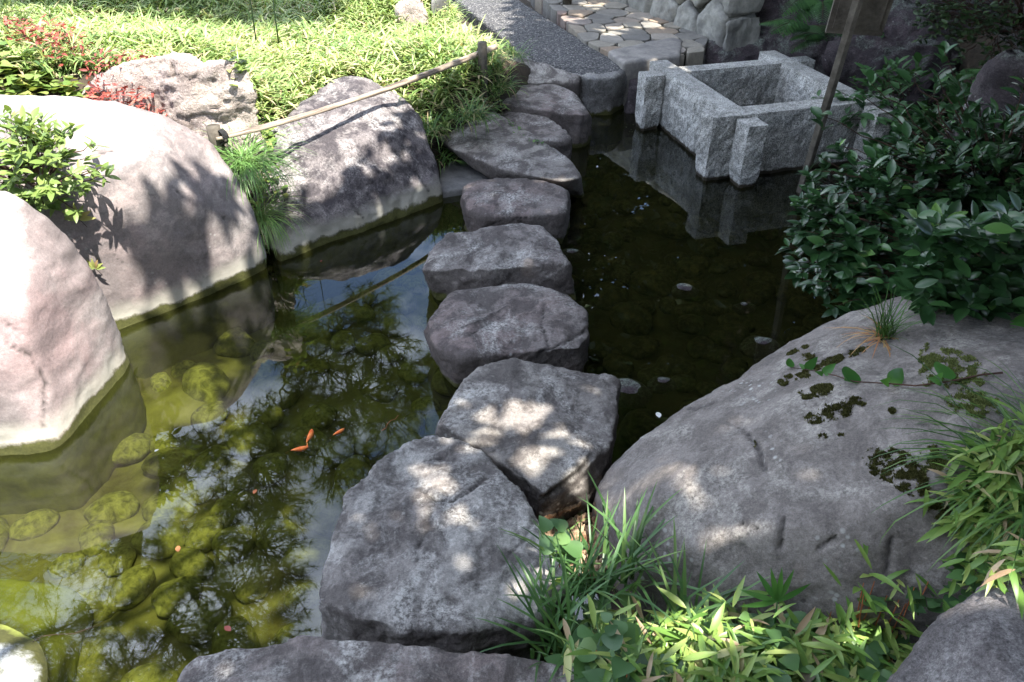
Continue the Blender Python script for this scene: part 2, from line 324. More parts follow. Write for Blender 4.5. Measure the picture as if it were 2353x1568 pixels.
ii = (np.arange(ny-1)[:, None]*nx+np.arange(nx-1)[None, :]).ravel()
GF = np.stack([ii, ii+1, ii+nx+1, ii+nx], 1)
GV = np.column_stack([G, gz])
ground = tag(mk('ground', GV, GF, M['soil'], origin=(0, 0, 0)), kind='structure')
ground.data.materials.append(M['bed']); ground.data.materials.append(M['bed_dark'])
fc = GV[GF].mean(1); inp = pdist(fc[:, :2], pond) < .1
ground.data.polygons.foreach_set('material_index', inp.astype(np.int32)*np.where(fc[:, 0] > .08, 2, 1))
w0 = np.array([(-9, -1), (5, -1), (5, 9), (-9, 9)])
wx = np.linspace(pond[:, 0].min()-.2, pond[:, 0].max()+.2, 12); wy = np.linspace(pond[:, 1].min()-.2, pond[:, 1].max()+.2, 12)
a, b = np.meshgrid(wx, wy); ii = (np.arange(11)[:, None]*12+np.arange(11)[None, :]).ravel()
tag(mk('pond_water', np.column_stack([a.ravel(), b.ravel(), np.zeros(144)]), np.stack([ii, ii+1, ii+13, ii+12], 1), M['water'], origin=(0, 0, 0)), kind='structure')

# ------------------------------------------------------------------ rocks
ALLBVH = []
def add_bvh(o):
    me = o.data; mw = Matrix.Translation(o.location + (o.parent.location if o.parent else Vector()))
    ALLBVH.append(BVHTree.FromPolygons([mw @ v.co for v in me.vertices], [tuple(p.vertices) for p in me.polygons]))
ALLBVH.append(BVHTree.FromPolygons([Vector(v) for v in GV], [tuple(f) for f in GF]))
def cast(o, d, maxd=200, skip_ground=False):
    best = None
    for b in ALLBVH[1 if skip_ground else 0:]:
        h = b.ray_cast(o, d, maxd)
        if h[0] is not None and (best is None or h[3] < best[3]): best = h
    return best
def castpx(x, y, skip_ground=False):
    h = cast(Vector((0, 0, CAMH)), ray(x, y), skip_ground=skip_ground)
    return (h[0], h[1]) if h else (None, None)
def down(x, y):
    h = cast(Vector((x, y, 6)), Vector((0, 0, -1)))
    return (h[0], h[1])
def hullbm(bm, pts):
    vs = [bm.verts.new(p) for p in pts]
    r = bmesh.ops.convex_hull(bm, input=vs)
    dead = [g for g in set(r['geom_interior'])|set(r['geom_unused']) if isinstance(g, bmesh.types.BMVert) and g.is_valid]
    if dead: bmesh.ops.delete(bm, geom=dead, context='VERTS')
def voxelize(hulls, vox):
    bm = bmesh.new()
    for h in hulls:
        b2 = bmesh.new(); hullbm(b2, h); bmesh.ops.recalc_face_normals(b2, faces=b2.faces)
        t = bpy.data.meshes.new('t'); b2.to_mesh(t); bm.from_mesh(t); b2.free(); bpy.data.meshes.remove(t)
    me = bpy.data.meshes.new('tmp'); bm.to_mesh(me); bm.free()
    o = bpy.data.objects.new('tmp', me); S.collection.objects.link(o)
    md = o.modifiers.new('r', 'REMESH'); md.mode = 'VOXEL'; md.voxel_size = vox
    dg = bpy.context.evaluated_depsgraph_get(); dg.update(); e = o.evaluated_get(dg); m2 = e.to_mesh()
    V = np.empty(len(m2.vertices)*3); m2.vertices.foreach_get('co', V); V = V.reshape(-1, 3).copy()
    Fq = [tuple(p.vertices) for p in m2.polygons]
    E = np.empty(len(m2.edges)*2, dtype=np.int32); m2.edges.foreach_get('vertices', E); E = E.reshape(-1, 2).copy()
    e.to_mesh_clear(); bpy.data.objects.remove(o); bpy.data.meshes.remove(me)
    return V, Fq, E
def lap(V, E, it, lam=.5):
    n = len(V); deg = np.bincount(E.ravel(), minlength=n).astype(float)[:, None]; deg[deg == 0] = 1
    for _ in range(it):
        A = np.zeros_like(V)
        for k in range(3):
            A[:, k] = np.bincount(E[:, 0], V[E[:, 1], k], n)+np.bincount(E[:, 1], V[E[:, 0], k], n)
        V = V+lam*(A/deg-V)
    return V
def vnormals(V, Fq):
    Q = np.array([f if len(f) == 4 else (*f, f[2]) for f in Fq]); a = V[Q[:, 2]]-V[Q[:, 0]]; b = V[Q[:, 3]]-V[Q[:, 1]]
    fn = np.cross(a, b); Nn = np.zeros_like(V)
    for k in range(4):
        for c in range(3): Nn[:, c] += np.bincount(Q[:, k], fn[:, c], len(V))
    return Nn/(np.linalg.norm(Nn, axis=1)[:, None]+1e-12)
def rock(name, hulls, mat, label, cat='boulder', group=None, vox=.018, sm=3, amp=.02, rough=.008, chip=.005, seed=0, cracks=(), kind=None, parent=None, zmin=-9):
    V, Fq, E = voxelize(hulls, vox)
    V = lap(V, E, sm); Nn = vnormals(V, Fq)
    s = Vector((seed*7.3, seed*3.1, seed*5.7)); D = np.zeros(len(V))
    for i, v in enumerate(V):
        q = Vector(v)+s
        d = amp*noise.noise(q*2.6)+amp*.5*noise.noise(q*6.1)
        if rough: d += rough*(noise.fractal(q*13, .8, 2.1, 4))
        if chip:
            c = noise.fractal(Vector((q.x*3.2, q.y*3.2, q.z*6)), .9, 2.0, 5)
            for th in (-.25, .05, .35):
                t = min(1, max(0, (c-th)/.035)); d += chip*t*t*(3-2*t)
        D[i] = d
    V = V+Nn*D[:, None]
    rn = np.zeros(len(V))
    if cracks:
        bv = BVHTree.FromPolygons([Vector(v) for v in V], Fq); Vn = V.copy()
        for pl, wd, dp in cracks:
            P3 = []
            for (x1, y1), (x2, y2) in zip(pl, pl[1:]):
                n = max(2, int(math.hypot(x2-x1, y2-y1)/6))
                for k in range(n+1):
                    t = k/n; jx = 3*noise.noise(Vector((x1+t*40, y1, 3.3))); jy = 3*noise.noise(Vector((x1, y1+t*40, 9.1)))
                    h = bv.ray_cast(Vector((0, 0, CAMH)), ray(x1+(x2-x1)*t+jx, y1+(y2-y1)*t+jy))
                    if h[0]: P3.append(h[0])
            if not P3: continue
            P3 = np.array(P3); dm = np.full(len(V), 1e9)
            for q in P3: dm = np.minimum(dm, np.linalg.norm(V-q, axis=1))
            f = np.exp(-(dm/wd)**2); Vn -= Nn*(f*dp)[:, None]; rn = np.maximum(rn, np.exp(-(dm/(wd*.8))**2))
        V = Vn
    o = mk(name, V, Fq, mat, rnd=rn, parent=parent)
    if parent is None: tag(o, label, cat, group, kind)
    add_bvh(o)
    return o
def H(top, drop=-.35, extra=(), taper=1.0):
    """hull points from photo positions with heights; every point is also dropped to the pond bed"""
    P = [at(*t) for t in top]; c = sum(P, Vector())/len(P)
    out = list(P)
    for q in P:
        if drop is not None: out.append(Vector((c.x+(q.x-c.x)*taper, c.y+(q.y-c.y)*taper, drop)))
    return out+[at(*t) for t in extra]

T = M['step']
# stepping stones, near to far
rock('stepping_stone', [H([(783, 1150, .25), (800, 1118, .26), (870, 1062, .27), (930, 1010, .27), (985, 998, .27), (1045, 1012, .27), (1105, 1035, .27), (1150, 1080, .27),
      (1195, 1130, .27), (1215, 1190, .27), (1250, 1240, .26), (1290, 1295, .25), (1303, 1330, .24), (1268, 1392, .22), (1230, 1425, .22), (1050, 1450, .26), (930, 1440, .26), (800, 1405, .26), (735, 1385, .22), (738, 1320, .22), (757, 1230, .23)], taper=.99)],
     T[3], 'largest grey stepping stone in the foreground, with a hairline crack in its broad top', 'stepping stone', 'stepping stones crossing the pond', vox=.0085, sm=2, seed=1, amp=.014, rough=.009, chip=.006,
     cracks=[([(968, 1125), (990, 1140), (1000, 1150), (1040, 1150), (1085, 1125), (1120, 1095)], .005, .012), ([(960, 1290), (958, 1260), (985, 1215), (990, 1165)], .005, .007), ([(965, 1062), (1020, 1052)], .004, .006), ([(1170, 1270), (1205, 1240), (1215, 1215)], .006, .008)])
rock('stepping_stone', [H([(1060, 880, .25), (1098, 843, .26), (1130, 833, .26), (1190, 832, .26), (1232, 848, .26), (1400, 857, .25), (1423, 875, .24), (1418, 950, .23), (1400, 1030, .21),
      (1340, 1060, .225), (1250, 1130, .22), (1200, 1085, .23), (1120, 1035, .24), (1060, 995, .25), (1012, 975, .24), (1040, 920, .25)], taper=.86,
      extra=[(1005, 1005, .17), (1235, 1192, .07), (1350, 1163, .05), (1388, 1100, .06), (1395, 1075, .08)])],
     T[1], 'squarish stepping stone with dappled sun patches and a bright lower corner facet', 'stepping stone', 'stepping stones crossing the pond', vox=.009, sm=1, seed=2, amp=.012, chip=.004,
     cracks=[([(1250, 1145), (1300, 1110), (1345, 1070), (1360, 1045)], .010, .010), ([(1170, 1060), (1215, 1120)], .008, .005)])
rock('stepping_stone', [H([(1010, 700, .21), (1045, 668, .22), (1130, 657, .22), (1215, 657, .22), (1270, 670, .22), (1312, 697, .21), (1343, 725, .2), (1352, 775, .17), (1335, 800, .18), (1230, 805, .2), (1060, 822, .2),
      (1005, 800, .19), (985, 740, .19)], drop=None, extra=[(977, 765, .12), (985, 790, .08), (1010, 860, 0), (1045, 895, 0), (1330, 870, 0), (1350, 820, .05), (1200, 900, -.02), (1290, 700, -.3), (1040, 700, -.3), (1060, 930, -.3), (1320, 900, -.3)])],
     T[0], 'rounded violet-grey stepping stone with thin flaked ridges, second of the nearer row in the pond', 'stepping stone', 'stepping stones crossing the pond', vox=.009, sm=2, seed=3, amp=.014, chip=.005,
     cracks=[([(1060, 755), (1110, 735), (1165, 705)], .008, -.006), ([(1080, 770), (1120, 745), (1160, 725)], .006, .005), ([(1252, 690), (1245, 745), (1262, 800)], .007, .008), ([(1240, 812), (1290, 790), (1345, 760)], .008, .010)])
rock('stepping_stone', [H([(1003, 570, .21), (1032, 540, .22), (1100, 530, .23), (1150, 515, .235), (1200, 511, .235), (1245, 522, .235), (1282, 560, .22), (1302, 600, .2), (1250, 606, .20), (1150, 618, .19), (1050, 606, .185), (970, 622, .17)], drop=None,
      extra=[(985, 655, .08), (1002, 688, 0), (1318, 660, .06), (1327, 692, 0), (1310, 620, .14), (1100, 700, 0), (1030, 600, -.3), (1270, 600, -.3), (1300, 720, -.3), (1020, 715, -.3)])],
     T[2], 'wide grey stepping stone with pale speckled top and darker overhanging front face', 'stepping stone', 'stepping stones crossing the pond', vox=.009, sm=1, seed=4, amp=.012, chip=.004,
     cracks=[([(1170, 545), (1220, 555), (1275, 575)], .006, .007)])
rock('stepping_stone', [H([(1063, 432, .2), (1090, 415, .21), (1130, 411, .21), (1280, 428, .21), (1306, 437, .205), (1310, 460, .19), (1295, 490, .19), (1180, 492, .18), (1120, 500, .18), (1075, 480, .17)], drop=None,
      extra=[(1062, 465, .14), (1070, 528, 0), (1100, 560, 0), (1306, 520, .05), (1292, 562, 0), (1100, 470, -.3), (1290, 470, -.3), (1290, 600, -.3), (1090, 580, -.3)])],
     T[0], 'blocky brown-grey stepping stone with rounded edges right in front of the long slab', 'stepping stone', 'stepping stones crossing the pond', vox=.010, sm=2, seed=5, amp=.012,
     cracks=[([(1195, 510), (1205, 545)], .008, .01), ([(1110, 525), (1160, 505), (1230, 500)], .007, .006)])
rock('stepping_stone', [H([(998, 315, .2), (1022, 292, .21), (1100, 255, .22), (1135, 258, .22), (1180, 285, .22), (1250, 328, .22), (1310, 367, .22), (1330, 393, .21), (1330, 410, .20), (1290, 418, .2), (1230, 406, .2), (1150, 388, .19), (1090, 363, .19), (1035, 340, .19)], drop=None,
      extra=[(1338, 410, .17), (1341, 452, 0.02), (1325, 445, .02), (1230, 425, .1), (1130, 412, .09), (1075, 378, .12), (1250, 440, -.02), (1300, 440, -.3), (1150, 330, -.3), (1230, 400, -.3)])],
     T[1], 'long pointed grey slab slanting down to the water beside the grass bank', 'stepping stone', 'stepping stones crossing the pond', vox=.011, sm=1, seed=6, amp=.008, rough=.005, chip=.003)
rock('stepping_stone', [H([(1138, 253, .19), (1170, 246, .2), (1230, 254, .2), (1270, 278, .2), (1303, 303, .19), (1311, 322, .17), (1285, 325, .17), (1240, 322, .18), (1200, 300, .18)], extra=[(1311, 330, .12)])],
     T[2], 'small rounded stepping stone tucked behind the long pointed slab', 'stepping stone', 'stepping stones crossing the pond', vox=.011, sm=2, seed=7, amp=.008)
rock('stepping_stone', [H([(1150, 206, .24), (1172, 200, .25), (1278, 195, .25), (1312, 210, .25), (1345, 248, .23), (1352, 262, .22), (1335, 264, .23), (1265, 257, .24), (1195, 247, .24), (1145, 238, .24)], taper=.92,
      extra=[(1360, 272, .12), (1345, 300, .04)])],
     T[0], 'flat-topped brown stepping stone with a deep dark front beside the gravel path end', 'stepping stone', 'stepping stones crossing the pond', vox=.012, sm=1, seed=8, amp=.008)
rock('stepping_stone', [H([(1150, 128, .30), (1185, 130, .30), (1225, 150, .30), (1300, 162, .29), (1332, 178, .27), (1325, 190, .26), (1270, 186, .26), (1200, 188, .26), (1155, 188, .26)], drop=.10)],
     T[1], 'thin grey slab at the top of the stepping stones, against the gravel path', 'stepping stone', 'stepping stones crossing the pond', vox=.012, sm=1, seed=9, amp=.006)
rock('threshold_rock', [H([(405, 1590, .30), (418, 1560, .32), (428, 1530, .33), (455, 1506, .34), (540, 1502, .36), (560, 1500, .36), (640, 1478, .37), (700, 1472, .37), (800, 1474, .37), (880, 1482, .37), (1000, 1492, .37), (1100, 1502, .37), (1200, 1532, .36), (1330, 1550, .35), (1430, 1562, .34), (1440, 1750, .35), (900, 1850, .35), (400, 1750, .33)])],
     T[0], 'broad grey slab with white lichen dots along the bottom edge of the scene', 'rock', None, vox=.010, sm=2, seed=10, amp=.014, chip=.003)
# left boulders
rock('boulder', [H([(-60, 425, .86), (0, 432, .86), (50, 449, .85), (120, 508, .73), (170, 568, .60), (210, 630, .47), (240, 688, .33), (262, 742, .2), (277, 775, .1), (286, 803, 0), (230, 900, 0), (120, 1030, 0), (60, 1042, 0), (-60, 1052, 0), (-200, 1060, 0), (-300, 430, .85), (-300, 800, .5)],
      extra=[(60, 700, .56), (120, 780, .38), (-60, 650, .62), (30, 850, .35), (-200, 560, .78)])],
     M['pale2'], 'smooth pinkish bleached boulder at the left edge, with a zigzag crack', 'boulder', 'boulders edging the left side of the pond', vox=.016, sm=6, seed=11, amp=.018, rough=.004, chip=.003,
     cracks=[([(5, 775), (30, 800), (70, 815), (90, 850), (105, 880), (100, 950), (98, 985)], .006, .008), ([(0, 740), (40, 755)], .006, .004)])
rock('boulder', [H([(-60, 205, .95), (0, 208, .93), (60, 226, .9), (120, 238, .87), (230, 233, .87), (300, 240, .86), (380, 264, .81), (450, 292, .73), (500, 332, .62), (540, 392, .5), (572, 455, .37), (592, 520, .24), (608, 572, .11), (620, 610, 0), (500, 665, 0), (400, 705, 0), (280, 757, 0), (100, 820, 0), (-60, 600, .5)],
      extra=[(400, 440, .56), (320, 360, .74), (500, 480, .38), (250, 500, .5), (450, 560, .22), (200, 380, .7)])],
     M['pale'], 'huge bleached white-grey boulder with dappled leaf shadow on its right shoulder', 'boulder', 'boulders edging the left side of the pond', vox=.018, sm=7, seed=12, amp=.018, rough=.004, chip=.002,
     cracks=[([(390, 425), (440, 465), (520, 505), (560, 530)], .006, .007), ([(230, 352), (262, 345)], .008, .008)])
rock('boulder', [H([(575, 342, .40), (600, 312, .45), (690, 240, .52), (750, 192, .56), (790, 170, .57), (850, 180, .57), (885, 197, .53), (932, 227, .46), (962, 262, .40), (985, 312, .32), (1001, 362, .22), (1009, 420, .1), (1013, 462, 0), (870, 505, 0), (800, 545, 0), (640, 605, 0), (610, 560, 0), (590, 450, .2)],
      extra=[(750, 350, .40), (850, 400, .27), (700, 430, .26), (900, 300, .42)])],
     M['mottled'], 'dark mottled boulder under the bamboo rail, half in shade', 'boulder', 'boulders edging the left side of the pond', vox=.016, sm=5, seed=13, amp=.02, rough=.006, chip=.005,
     cracks=[([(810, 480), (835, 500)], .008, .008), ([(905, 345), (960, 400), (985, 440)], .01, .01), ([(930, 380), (925, 330)], .008, .008)])
rock('standing_rock', [H([(190, 222, .74), (200, 195, .79), (216, 168, .85), (270, 148, .89), (340, 134, .92), (425, 124, .94), (466, 137, .92), (492, 318, .46), (300, 250, .62)], drop=.2), H([(466, 137, .92), (545, 139, .91), (572, 160, .87), (580, 180, .83), (562, 230, .7), (530, 305, .48), (492, 320, .46), (480, 230, .69)], drop=.2)],
     M['buff'], 'tall buff rock with a chipped left face, standing behind the white boulder', 'rock', None, vox=.012, sm=1, seed=14, amp=.008, rough=.009, chip=.010,
     cracks=[([(395, 150), (400, 175)], .01, .02)])
rock('boulder', [H([(-100, 1480, .05), (0, 1483, .045), (50, 1492, .04), (82, 1512, .035), (95, 1560, .035), (80, 1650, .05), (-150, 1700, .08)], drop=None, extra=[(-150, 1320, -.1), (60, 1335, -.12), (170, 1350, -.18), (215, 1400, -.25), (175, 1500, -.25), (140, 1600, -.2), (130, 1700, -.2), (-150, 1320, -.33), (220, 1420, -.34), (150, 1680, -.34), (-150, 1750, -.34)])],
     M['slime'], 'white boulder tip breaking the water at the lower left corner, green slime around it', 'boulder', 'boulders edging the left side of the pond', vox=.014, sm=4, seed=15, amp=.01, rough=.003, chip=0)
# right side
rock('boulder', [H([(1366, 1145, .10), (1378, 1110, .15), (1430, 1045, .2), (1475, 1000, .24), (1530, 957, .28), (1600, 912, .33), (1700, 860, .38), (1790, 800, .42), (1870, 755, .46), (1950, 712, .5), (2020, 690, .54), (2100, 675, .57), (2220, 672, .62), (2380, 720, .70), (2420, 880, .76),
      (2400, 1050, .74), (2260, 1300, .55), (2190, 1400, .42), (1900, 1430, .32), (1650, 1420, .25), (1450, 1330, .2), (1372, 1210, .12)],
      extra=[(1700, 1000, .5), (1900, 900, .62), (2100, 880, .70), (2250, 950, .78), (1800, 1180, .52), (2100, 1150, .66), (1520, 1130, .40), (1450, 1150, .32), (1600, 1250, .4), (1380, 1175, .2)])],
     M['big'], 'very large smooth grey boulder on the right bank with moss patches and trailing vine', 'boulder', None, vox=.0105, sm=8, seed=16, amp=.02, rough=.005, chip=.003,
     cracks=[([(1702, 980), (1722, 1000), (1740, 1020), (1757, 1075)], .006, .016), ([(1700, 1200), (1740, 1215)], .005, .008), ([(1800, 1190), (1795, 1260)], .005, .010), ([(1880, 1260), (1920, 1235)], .006, .010), ([(2048, 1235), (2035, 1320)], .005, .008), ([(1540, 935), (1600, 940), (1640, 925)], .007, .008), ([(1870, 830), (1930, 815), (1975, 800)], .009, .010)])
rock('boulder', [H([(2010, 1590, .52), (2075, 1503, .57), (2130, 1438, .6), (2180, 1388, .62), (2232, 1347, .64), (2290, 1315, .66), (2353, 1305, .67), (2500, 1310, .7), (2550, 1750, .7), (1960, 1750, .52)], extra=[(2250, 1500, .68)])],
     M['dark2'], 'dark violet-grey boulder filling the lower right corner with pale lichen streaks', 'boulder', None, vox=.012, sm=5, seed=17, amp=.016, rough=.005)
# recess block below the long slab
rock('ledge_block', [[Vector((x, y, z)) for x, y in [tuple(at(1000, 440, .05)[:2]), tuple(at(1100, 425, .05)[:2]), (0.1, 5.0), (-.45, 4.9)] for z in (-.35, .045)]], M['slate'],
     'flat cement ledge in the dark gap under the long pointed slab', 'ledge', None, vox=.02, sm=1, seed=18, amp=.003, rough=.002, chip=0)
# rocks at the back, right
rock('outcrop', [[atY(x, y, z) for x, y, z in [(1610, 70, 6.85), (1640, 56, 6.9), (1720, 42, 7.0), (1830, 36, 7.1), (1880, 50, 7.1), (1890, 125, 6.5), (1700, 130, 6.45), (1625, 132, 6.5)]] + [Vector((1.75, 7.4, .2)), Vector((3.2, 7.4, .9)), Vector((1.6, 6.35, -.2)), Vector((3.0, 6.35, -.2))]],
     M['darkrock'], 'low dark purple outcrop between the stone wall and the well curb', 'rock', 'dark rocks behind the well', vox=.022, sm=3, seed=19, amp=.05, rough=.02, chip=.01)
rock('outcrop', [[atY(x, y, d) for x, y, d in [(1900, 140, 6.5), (1940, 100, 6.5), (1985, 40, 6.6), (2060, -30, 6.8), (2150, -60, 7.0), (2300, -80, 7.2), (2200, 130, 6.3), (2170, 200, 6.0), (2020, 190, 6.1), (2010, 120, 6.25), (2120, 60, 6.35)]] + [Vector((2.5, 6.5, -.2)), Vector((4.4, 7.5, -.2)), Vector((3.5, 6.0, -.2))]],
     M['darkrock'], 'tall dark rock face with pale green lichen streaks behind the well', 'rock', 'dark rocks behind the well', vox=.025, sm=2, seed=20, amp=.06, rough=.025, chip=.014)
rock('outcrop', [H([(2170, 300, .55), (2200, 255, .6), (2240, 222, .65), (2300, 195, .68), (2400, 188, .7), (2480, 260, .6), (2400, 330, .5), (2250, 340, .45)], drop=-.2)],
     M['dark2'], 'brown-grey rock behind the glossy shrub at the right edge', 'rock', 'dark rocks behind the well', vox=.02, sm=4, seed=21, amp=.03, rough=.008)
rock('outcrop', [H([(2235, 200, .8), (2260, 150, .9), (2310, 125, .98), (2400, 120, 1.0), (2450, 200, .8)], drop=-.2)],
     M['darkrock'], 'small mossy dark rock at the right edge, above the brown-grey rock', 'rock', 'dark rocks behind the well', vox=.02, sm=3, seed=22, amp=.03, rough=.01)
rock('round_rock', [H([(1443, 205, .18), (1450, 165, .24), (1475, 150, .26), (1500, 152, .25), (1500, 200, .2)], drop=-.3)],
     M['darkrock'], 'small rounded dark rock wedged between the path end and the well curb', 'rock', None, vox=.015, sm=4, seed=23, amp=.012)
rock('garden_rock', [H([(905, 12, .62), (920, -8, .7), (960, -14, .72), (982, 5, .66), (985, 25, .6), (910, 28, .6)], drop=.2)],
     M['buff'], 'buff rock poking out of the grass at the top edge', 'rock', None, vox=.02, sm=3, seed=24, amp=.02)
rock('kerb_block', [H([(990, 10, .62), (990, -20, .66), (1032, -20, .6), (1035, 8, .5), (1010, 14, .5)], drop=.1)],
     M['slate'], 'pale square stone block at the top edge between grass and path', 'block', None, vox=.02, sm=1, seed=25, amp=.005, rough=.003, chip=0)

# ------------------------------------------------------------------ gravel path (one long cast slab with a rough rock end)
e1 = at(1190, 3, .3); e2 = at(1335, 95, .3); dR = (e1-e2).normalized()
e3 = at(1045, 3, .3); e4 = at(1180, 125, .3); dL = (e3-e4).normalized()
rock('gravel_path', [[Vector((*(p.xy), z)) for p in [e2+dR*4.2+Vector((.05, 0, 0)), e4+dL*4.5, at(1200, 122, .3), at(1240, 146, .3), at(1300, 158, .3), at(1345, 172, .3), at(1410, 172, .3), at(1430, 160, .3), at(1428, 146, .3), at(1345, 95, .3)] for z in (.30, -.1)],
      [at(1330, 166, .298), at(1350, 180, .297), at(1415, 176, .296), at(1436, 160, .298), at(1425, 147, .298), at(1340, 150, .298), at(1443, 178, .24), at(1446, 236, 0), at(1380, 258, 0), at(1352, 235, .04)] + [Vector((*at(x_, y_, 0).xy, -.3)) for x_, y_ in ((1446, 236), (1380, 258), (1352, 230), (1440, 190))]],
     M['aggregate'], 'grey exposed-aggregate path ending in a rough rock nose at the water', 'path', None, vox=.022, sm=2, seed=26, amp=.004, rough=.003, chip=.0, kind='structure')
pth = [o for o in S.objects if o.name == 'gravel_path'][0]
for k in ('label', 'category'):
    if k in pth: del pth[k]
pth.data.materials.append(M['path_end'])
pn = e2+dR*0; mi = []
for p in pth.data.polygons:
    c = pth.location+p.center
    q = noise.noise(c*9)*.05
    mi.append(1 if (p.normal.z < .75 or c.y < 5.76+q+max(0, (c.x-.5))*.35) and c.y < 6.6 else 0)
pth.data.polygons.foreach_set('material_index', mi)

# ------------------------------------------------------------------ flagstones: irregular cells cut from random seeds
def vor_cells(seeds, poly, gap=.012):
    out = []
    for i, s in enumerate(seeds):
        cell = [tuple(q) for q in poly]
        for j, t in enumerate(seeds):
            if i == j: continue
            d = np.array(t)-np.array(s); L2 = np.linalg.norm(d)
            if L2 > 1.6: continue
            n = d/L2; m_ = (np.array(s)+np.array(t))/2-n*gap
            new = []
            for a, b in zip(cell, cell[1:]+cell[:1]):
                da = (np.array(a)-m_)@n; db = (np.array(b)-m_)@n
                if da <= 0: new.append(a)
                if da*db < 0:
                    k = da/(da-db); new.append(tuple(np.array(a)+(np.array(b)-np.array(a))*k))
            cell = new
            if len(cell) < 3: break
        if len(cell) >= 3: out.append(np.array(cell))
    return out
fl0 = [at(1195, 0, .33), at(1340, 93, .33), at(1428, 140, .33), at(1545, 128, .33), at(1618, 120, .33), at(1612, 68, .33), at(1432, 2, .33)]
polyF = [Vector((.05, 9.5, 0)), fl0[1]+Vector((.01, 0, 0)), fl0[2]+Vector((.02, .03, 0)), fl0[3], fl0[4], fl0[5]+Vector((.1, .1, 0)), Vector((1.05, 8.1, 0)), Vector((.4, 10, 0))]
polyF = [tuple(v.xy) for v in polyF]; polyF = [tuple(v) for v in polyF]
polyA = np.array(polyF)
if sum(polyA[i-1][0]*polyA[i][1]-polyA[i][0]*polyA[i-1][1] for i in range(len(polyA))) < 0: polyF = polyF[::-1]
seeds = []
tries = 0
while len(seeds) < 150 and tries < 9000:
    tries += 1
    q = np.array([rng.uniform(-.2, 2.2), rng.uniform(5.9, 10)])
    if not inside(q, polyA)[0]: continue
    r = .12+.11*(noise.noise(Vector((q[0]*3, q[1]*3, 5)))+.5)
    if all(math.hypot((q[0]-s[0]), (q[1]-s[1])) > r for s in seeds): seeds.append(q)
def slab_poly(bm, pts, z0, z1, rnd_, bev=.012, warp=.006, ctr=None):
    c = pts.mean(0); n = len(pts); ring = []
    P = []
    for a, b in zip(pts, np.roll(pts, -1, 0)):
        m_ = max(1, int(np.linalg.norm(b-a)/.04))
        for k in range(m_): P.append(a+(b-a)*k/m_)
    P = np.array(P)
    for _ in range(1): P = P*.6+.2*np.roll(P, 1, 0)+.2*np.roll(P, -1, 0)
    P = P+np.array([[noise.noise(Vector((x*14, y*14, 1.))), noise.noise(Vector((x*14, y*14, 8.)))] for x, y in P])*warp
    l0 = [bm.verts.new((x, y, z0)) for x, y in P]
    l1 = [bm.verts.new((x, y, z1-bev*.6)) for x, y in P]
    P2 = c+(P-c)*(1-bev/max(.05, np.abs(P-c).max()))
    l2 = [bm.verts.new((x, y, z1+rnd_)) for x, y in P2]
    k = len(P)
    for i in range(k):
        j = (i+1) % k
        bm.faces.new((l0[i], l0[j], l1[j], l1[i])); bm.faces.new((l1[i], l1[j], l2[j], l2[i]))
    bm.faces.new(l2)
    return 3*k
def bm_obj(name, bm, mat, parent=None, rnd=None, smooth=False):
    bm.verts.index_update(); bm.verts.ensure_lookup_table()
    V = np.array([v.co for v in bm.verts]); Fq = [tuple(v.index for v in f.verts) for f in bm.faces]; bm.free()
    return mk(name, V, Fq, mat, parent, rnd=rnd, smooth=smooth)
bm = bmesh.new(); rn = []
for c in vor_cells(seeds, polyF, .006):
    h = .33+.006*rng.uniform(-1, 1); n = slab_poly(bm, c, .02, h, 0, bev=.006, warp=.012); rn += [rng.random()]*n
m, nt, N, L, p = new_mat('flagstone_mix')
a = N.new('ShaderNodeAttribute'); a.attribute_name = 'rnd'; tc = N.new('ShaderNodeTexCoord'); v = tc.outputs['Object']
c = ramp(N, L, a.outputs['Fac'], [(0, (.12, .115, .105)), (.3, (.19, .175, .15)), (.55, (.24, .215, .17)), (.75, (.22, .155, .105)), (.9, (.27, .25, .215)), (1, (.15, .105, .09))])
n2 = nz(N, L, v, 7, 8, .7, .5); n3 = nz(N, L, v, 60, 5, .75)
c = mixc(N, L, .6, c, ramp(N, L, n2, [(.33, g1(.3)), (.66, g1(.68))]), 'OVERLAY'); c = mixc(N, L, .5, c, ramp(N, L, n3, [(.3, g1(.33)), (.7, g1(.67))]), 'OVERLAY')
L.new(c, p.inputs['Base Color']); p.inputs['Roughness'].default_value = .85
b = N.new('ShaderNodeBump'); b.inputs['Strength'].default_value = .5; b.inputs['Distance'].default_value = .02; L.new(math_(N, L, 'ADD', n2, math_(N, L, 'MULTIPLY', n3, .3)), b.inputs['Height']); L.new(b.outputs[0], p.inputs['Normal'])
M['flagmix'] = m
tag(bm_obj('flagstone_paving', bm, m, rnd=rn), kind='structure')
bm = bmesh.new(); P = np.array(polyF); P = P.mean(0)+(P-P.mean(0))*.965; slab_poly(bm, P, -.1, .318, 0, warp=0)
tag(bm_obj('paving_bed', bm, M['joint']), kind='structure')
rock('threshold_slab', [H([(1398, 118, .345), (1440, 106, .345), (1545, 86, .345), (1568, 92, .345), (1566, 112, .345), (1562, 128, .345), (1500, 134, .345), (1434, 145, .345)], drop=.02)],
     M['flag'], 'largest flat flagstone at the front edge of the paving above the water', 'flagstone', None, vox=.012, sm=1, seed=27, amp=.003, rough=.002, chip=.002)
rock('edge_rock', [H([(1555, 150, .22), (1566, 118, .3), (1600, 112, .31), (1618, 118, .3), (1618, 142, .2)], drop=-.1)], M['dark2'],
     'small dark rock at the right end of the flagstone edge', 'rock', None, vox=.015, sm=2, seed=28, amp=.012)
